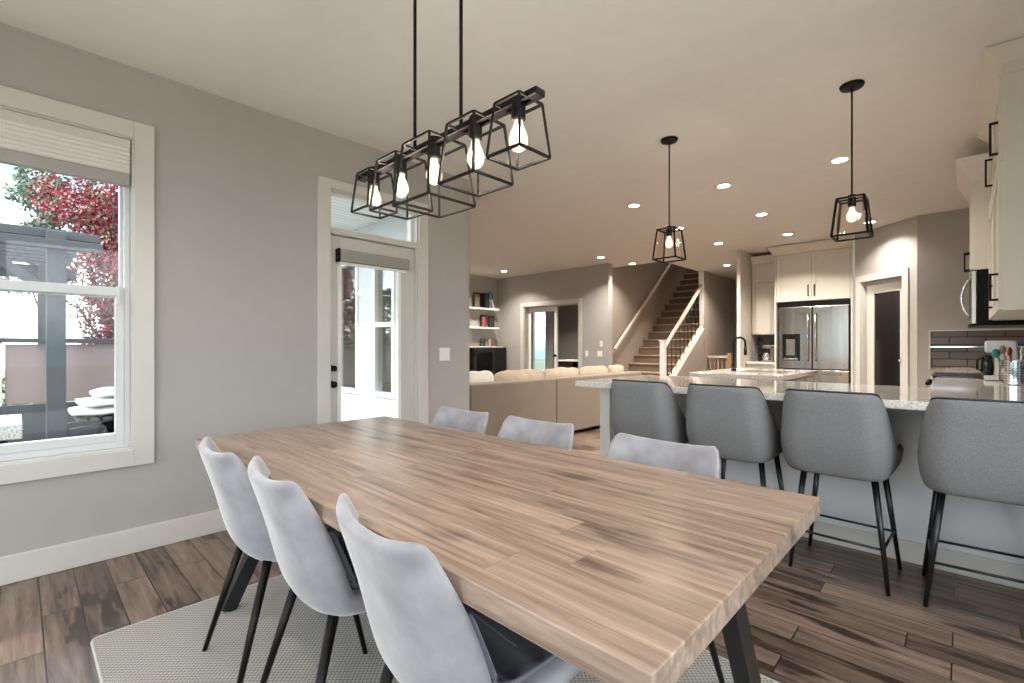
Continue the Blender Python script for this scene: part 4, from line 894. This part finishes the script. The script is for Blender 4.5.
for k, (dy, h_, c) in enumerate(((0, .33, '#101010'), (.045, .31, '#1b2a30'), (.09, .34, '#0d0d0d'))):
    t = thing('book', ('tall black book on the upper shelf, left of the three', 'dark blue book on the upper shelf, middle of the three', 'tall black book on the upper shelf, right of the three')[k], 'book', (LX + .1, 7.13 + dy, 2.02), 0, 'books on the upper shelf')
    MB().box(LX + .02, LX + .18, 7.115 + dy, 7.155 + dy, 2.021, 2.02 + h_).build('cover', mat('book_' + c[1:], c, .5), t, bev=.002); MB().box(LX + .022, LX + .176, 7.12 + dy, 7.15 + dy, 2.02 + h_, 2.021 + h_).build('pages', WHITE, t)
wr = thing('wreath_ornament', 'teal round ornament on the upper shelf at its right end', 'ornament', (LX + .12, 7.38, 2.02))
MB().tube([(LX + .13, 7.32 + .075 * math.cos(a), 2.31 + .075 * math.sin(a)) for a in [2 * math.pi * k / 20 for k in range(20)]], .02, 8, closed=True).build('ring', mat('teal_glaze', '#2d8f84', .3), wr, smooth=True)
MB().bar((LX + .13, 7.24, 2.025), (LX + .13, 7.31, 2.25), .014).bar((LX + .13, 7.44, 2.025), (LX + .13, 7.35, 2.25), .014).bar((LX + .13, 7.22, 2.03), (LX + .13, 7.47, 2.03), .018).build('stand', WHITE, wr)
for k, (y, c, lb) in enumerate(((6.98, '#1c1c1c', 'black letter-shaped ornament on the cabinet top, leftmost'), (7.08, '#1c1c1c', 'black letter-shaped ornament on the cabinet top, second from left'), (7.26, '#c07f78', 'pink figurine on the cabinet top'), (7.38, '#6d5a4c', 'brown figurine on the cabinet top, rightmost'))):
    t = thing('figurine', lb, 'ornament', (LX + .18, y, 1.175), 0, 'ornaments on the cabinet top')
    MB().lathe([(.002, 1.176), (.035, 1.176), (.028, 1.19), (.018, 1.24), (.03, 1.28), (.02, 1.31), (.002, 1.315)], (LX + .18, y, 0), 14).build('body', mat('fig' + c[1:], c, .5), t, smooth=True)
    q = bmesh.new(); bmesh.ops.create_uvsphere(q, u_segments=12, v_segments=8, radius=.022); bmesh.ops.translate(q, vec=(LX + .18, y, 1.33), verts=q.verts); mb = MB(); mb.bm.free(); mb.bm = q; mb.build('head', mat('fig' + c[1:], c, .5), t, smooth=True)

# ------------------------------------------------------------------ OFFICE DOOR & DESK
o1 = struct(MB().box(-6.975, -6.90, fy + .13, fy + .17, .01, 2.015).box(-6.25, -6.17, fy + .13, fy + .17, .01, 2.015).box(-6.90, -6.25, fy + .13, fy + .17, .01, .30).box(-6.90, -6.25, fy + .13, fy + .17, 1.92, 2.015), 'door_3', WHITE, bev=.003)
MB().box(-6.90, -6.25, fy + .145, fy + .152, .30, 1.92).build('door_glass', GLASS, o1)
MB().lathe([(.003, 0), (.026, -.005), (.012, -.02), (.027, -.04), (.02, -.055), (.002, -.056)], (-6.21, fy + .13, .98), 16, 'y').build('door_knob', BLACK, o1, smooth=True)
ow = struct(MB().box(-9.75, -9.69, 11.09, 11.19, .3, 2.3).box(-9.16, -9.1, 11.09, 11.19, .3, 2.3).box(-9.69, -9.16, 11.09, 11.19, .3, .36).box(-9.69, -9.16, 11.09, 11.19, 2.24, 2.3), 'window_6', WHITE)
MB().box(-9.69, -9.16, 11.14, 11.15, .36, 2.24).build('window_pane', GLASS, ow)
cu = MB()
cp = [(-9.14 + i * .0125, 11.02 + .025 * math.sin(i * 1.3)) for i in range(25)]
cu.prism(cp + [(p[0], p[1] + .008) for p in cp[::-1]], .05, 2.4); cu = cu.build('curtain', mat('curtain_cloth', '#d8d2c8', .9)); tag(cu, 'pale pleated curtain beside the bright office window', 'curtain')
dk = thing('office_desk', 'dark desk with pale top inside the office doorway', 'desk', (-6.4, 10.2, 0))
MB().box(-7.9, -5.6, 9.9, 10.5, .78, .82).build('top', WHITE, dk, bev=.004); MB().box(-7.85, -7.3, 9.92, 10.48, 0, .78).build('pedestal', DARKW, dk, bev=.004); MB().box(-6.2, -5.65, 9.92, 10.48, 0, .78).build('pedestal', DARKW, dk, bev=.004)
MB().box(-7.3, -6.2, 10.44, 10.46, .2, .78).build('modesty_panel', DARKW, dk)
oc = thing('desk_speaker', 'tall black speaker standing on the office desk', 'speaker', (-7.1, 10.15, .82))
MB().box(-7.02, -6.86, 10.05, 10.25, .821, 1.25).build('cabinet', BLACKM, oc, bev=.005); MB().lathe([(.002, 0), (.05, 0), (.045, -.006), (.002, -.004)], (-6.94, 10.05, 1.1), 16, 'y').build('cone', GUN, oc)
oc = thing('desk_telephone', 'small black telephone on the office desk', 'telephone', (-6.5, 10.1, .82))
MB().prism([(10.0, .821), (10.2, .821), (10.2, .92), (10.02, .85)], -6.58, -6.40, 'x').build('body', BLACKM, oc, bev=.004); MB().bar((-6.54, 10.02, .90), (-6.54, 10.19, .95), .045, .04).build('handset', BLACKM, oc, bev=.01)

# ------------------------------------------------------------------ OUTDOORS
struct(MB().box(-7.2, WX - .16, -6.5, 2.92, -.22, -.10), 'floor_deck', planks('deck_boards', '#6f7070', '#949492', 3.0, .14, axis='Y', rough=.7, mortar=.005, grain=.2, knots=.05))
struct(MB().box(WX - .16, 6.0, -9.0, -2.01, -.22, -.10).box(.63, 6.0, -2.0, 8.0, -.22, -.10), 'floor_bounce_slab', mat('bounce_slab_concrete', '#c9c5bc', .85, var=.06))  # unseen pale slab added to bounce daylight in through the added windows
GRASS = mat('lawn', '#5d6349', .95, var=.3, vscale=3)
struct(MB().box(-60, 60, -60, 60, -.9, -.8), 'ground', GRASS)
struct(MB().box(-7.2, WX - .16, 1.9, 2.915, 2.62, 2.70), 'ceiling_porch', planks('porch_soffit', '#dfe4e4', '#f2f5f5', 4, .10, axis='Y', rough=.6, mortar=.006, mcol='#a9b3b3', grain=.05, knots=0))
pg = thing('pergola', 'grey painted wooden pergola on the deck outside the window', 'pergola', (-6.5, 0, -.1))
MB().box(-6.57, -6.43, .19, .33, -.1, 2.30).build('post', GREYW, pg, bev=.004)
MB().box(-6.57, -6.43, -3.2, -3.06, -.1, 2.30).build('post', GREYW, pg, bev=.004)
MB().box(-6.62, -6.57, -3.7, .60, 2.25, 2.33).build('beam', GREYW, pg, bev=.004)
MB().box(-6.43, -6.38, -3.7, .60, 2.12, 2.21).build('beam', GREYW, pg, bev=.004)
MB().bar((-6.5, .20, 1.70), (-6.5, -.30, 2.14), .05, .08).build('brace', GREYW, pg, bev=.004)
for k in range(9): x = -6.95 - k * .31; MB().box(x - .02, x + .02, -3.7, .52, 2.33, 2.40).build('rafter', GREYW, pg, bev=.003)
for y in (-.9, -2.1): MB().box(-9.6, -6.2, y - .03, y + .03, 2.24, 2.325).build('cross_beam', GREYW, pg, bev=.003)
MB().box(-9.57, -9.43, .19, .33, -.8, 2.30).build('post', GREYW, pg, bev=.004); MB().box(-9.53, -9.47, -3.7, .6, 2.13, 2.32).build('beam', GREYW, pg, bev=.004)
rl = thing('deck_railing', 'deck railing with frosted glass panels and dark cap outside the window', 'railing', (-6.8, -.5, -.1))
MB().box(-6.88, -6.76, -6.4, 2.9, 1.20, 1.25).build('cap_rail', mat('dark_rail', '#4a4846', .5), rl, bev=.004)
MB().box(-6.86, -6.78, -6.4, 2.9, -.1, .58).build('lower_board', GREYW, rl, bev=.004)
for k in range(7):
    y = 2.85 - k * 1.5; MB().box(-6.86, -6.78, y - .04, y + .04, .58, 1.20).build('post', WHITE, rl, bev=.003)
    if k < 6: MB().box(-6.825, -6.815, y - 1.44, y - .06, .59, 1.19).build('glass_panel', FROST, rl)
pt = thing('patio_table', 'white stone-topped patio table at the left edge outside the window', 'table', (-4.75, -.6, -.1))
MB().box(-5.1, -4.45, -1.3, .02, .56, .66).build('top', granite('patio_stone', '#eceae6', '#cfccc6', '#9f9b95'), pt, bev=.006)
for x in (-5.0, -4.55):
    for y in (-1.2, -.08): MB().bar((x, y, .56), (x, y + (.05 if y > -.5 else -.05), -.1), .04).build('leg', BLACKM, pt)
PCY = -.16
pc = thing('patio_chair', 'dark wooden patio chair with heaped white cushions outside the window', 'chair', (-5.25, .75, -.1))
for k in range(6): MB().box(-5.50, -5.0, .44 + k * .085, .50 + k * .085, .50, .525).build('slat', GREYW, pc, bev=.003)
for x in (-5.47, -5.03):
    MB().bar((x, .44, -.1), (x, .70, .50), .035, .07).build('leg', GREYW, pc, bev=.003); MB().bar((x, .95, -.1), (x, .62, .50), .035, .07).build('leg', GREYW, pc, bev=.003)
    MB().bar((x, .40, .42), (x, .97, .52), .035, .05).build('side_rail', GREYW, pc, bev=.003)
    MB().bar((x, .92, .50), (x, 1.06, .95), .035, .05).build('back_post', GREYW, pc, bev=.003)
for k in range(3): MB().bar((-5.47, .955 + k * .035, .62 + k * .13), (-5.03, .955 + k * .035, .62 + k * .13), .08, .015, up=(0, 0, 1)).build('back_slat', GREYW, pc)
for k, (z, y0, y1, lb) in enumerate(((.53, .40, .92, 'white patio cushion on the chair outside, bottom of the heap'), (.61, .45, .90, 'white patio cushion on the chair outside, middle of the heap'), (.69, .55, .93, 'white patio cushion on the chair outside, top of the heap'))):
    q = bmesh.new(); bmesh.ops.create_cube(q, size=1); bmesh.ops.subdivide_edges(q, edges=q.edges, cuts=5, use_grid_fill=True)
    for v in q.verts:
        a, b, c = v.co * 2; pf = .4 + .6 * ((1 - abs(a) ** 4) * (1 - abs(b) ** 4)) ** .5
        v.co = Vector((-5.25 + a * .24, (y0 + y1) / 2 + b * (y1 - y0) / 2, z + .042 + c * .04 * pf + .008 * math.sin(b * 6 + k * 2)))
    mb = MB(); mb.bm.free(); mb.bm = q; tag(mb.build('patio_cushion', mat('outdoor_white', '#eeeeec', .9), None, smooth=True, sub=1), lb, 'cushion', 'white patio cushions')

pc.location.y += PCY + .08; pc.location.x -= .6
for o_ in C.objects:
    if o_.name.startswith('patio_cushion'): o_.location.y += PCY + .08; o_.location.x -= .6
def leafy(name, label, cat, cx, cy, z0, trunk_h, rx, rz, n, cols, leaf, seed, blobs=14, tr=.09):
    rnd = random.Random(seed)
    t = thing(name, label, cat, (cx, cy, z0))
    tm = MB(); tm.tube([(cx, cy, z0), (cx + .05, cy, z0 + trunk_h * .6), (cx, cy + .04, z0 + trunk_h + rz * .6)], tr, 10, r2=tr * .35)
    cen = []
    for i in range(blobs):
        a = rnd.uniform(0, 2 * math.pi); r_ = rx * rnd.uniform(.15, .75); zz = z0 + trunk_h + rz * (1 + rnd.uniform(-.8, .8)); cen.append((cx + r_ * math.cos(a), cy + r_ * math.sin(a), zz, rnd.uniform(.3, .5) * rx))
        tm.tube([(cx, cy, z0 + trunk_h * rnd.uniform(.6, 1)), ((cx + cen[-1][0]) / 2, (cy + cen[-1][1]) / 2, (z0 + trunk_h + zz) / 2 + .1), cen[-1][:3]], tr * .3, 6, r2=tr * .08)
    tm.build('trunk', mat('bark', '#4a3f38', .9, var=.2), t, smooth=True)
    per = n // len(cols)
    for ci, c in enumerate(cols):
        m = MB()
        for k in range(per):
            bx, by, bz, br = cen[rnd.randrange(blobs)]
            d = Vector((rnd.gauss(0, 1), rnd.gauss(0, 1), rnd.gauss(0, .8))).normalized() * br * rnd.uniform(.55, 1.05)
            p = Vector((bx, by, bz)) + d; e = Vector((rnd.gauss(0, 1), rnd.gauss(0, 1), rnd.gauss(0, 1))).normalized(); f_ = e.orthogonal().normalized(); s_ = leaf * rnd.uniform(.6, 1.3)
            m.quad([p - e * s_, p + f_ * s_ * .5, p + e * s_, p - f_ * s_ * .5])
        o = m.build('foliage', mat('leaf_' + c[1:], c, .7), t); o['kind'] = 'stuff'
    return t
leafy('red_maple', 'red-leaved tree beyond the deck, seen through the dining window', 'tree', -10.2, 1.22, -.8, 1.3, 1.0, 1.9, 22000, ['#8f2238', '#a63a50', '#5f2a2c', '#70705a'], .036, 3, 44)
leafy('green_tree', 'pale green tree left of the red one outside the window', 'tree', -17.0, .50, -.8, 3.2, .85, 1.8, 3800, ['#6d7d6c', '#8f9c8a', '#55635a'], .07, 5)
leafy('garden_shrub', 'green shrub behind the railing at the left of the window', 'shrub', -10.5, -.75, -.8, .4, .9, 1.0, 4200, ['#6d8a5a', '#8fa67c', '#4c6244'], .05, 8)
leafy('hedge_tree', 'dense dark green tree low behind the pergola', 'tree', -16.0, -3.4, -.8, .6, 2.6, 1.5, 6000, ['#566b4c', '#6f8560', '#3c4c38'], .09, 9)
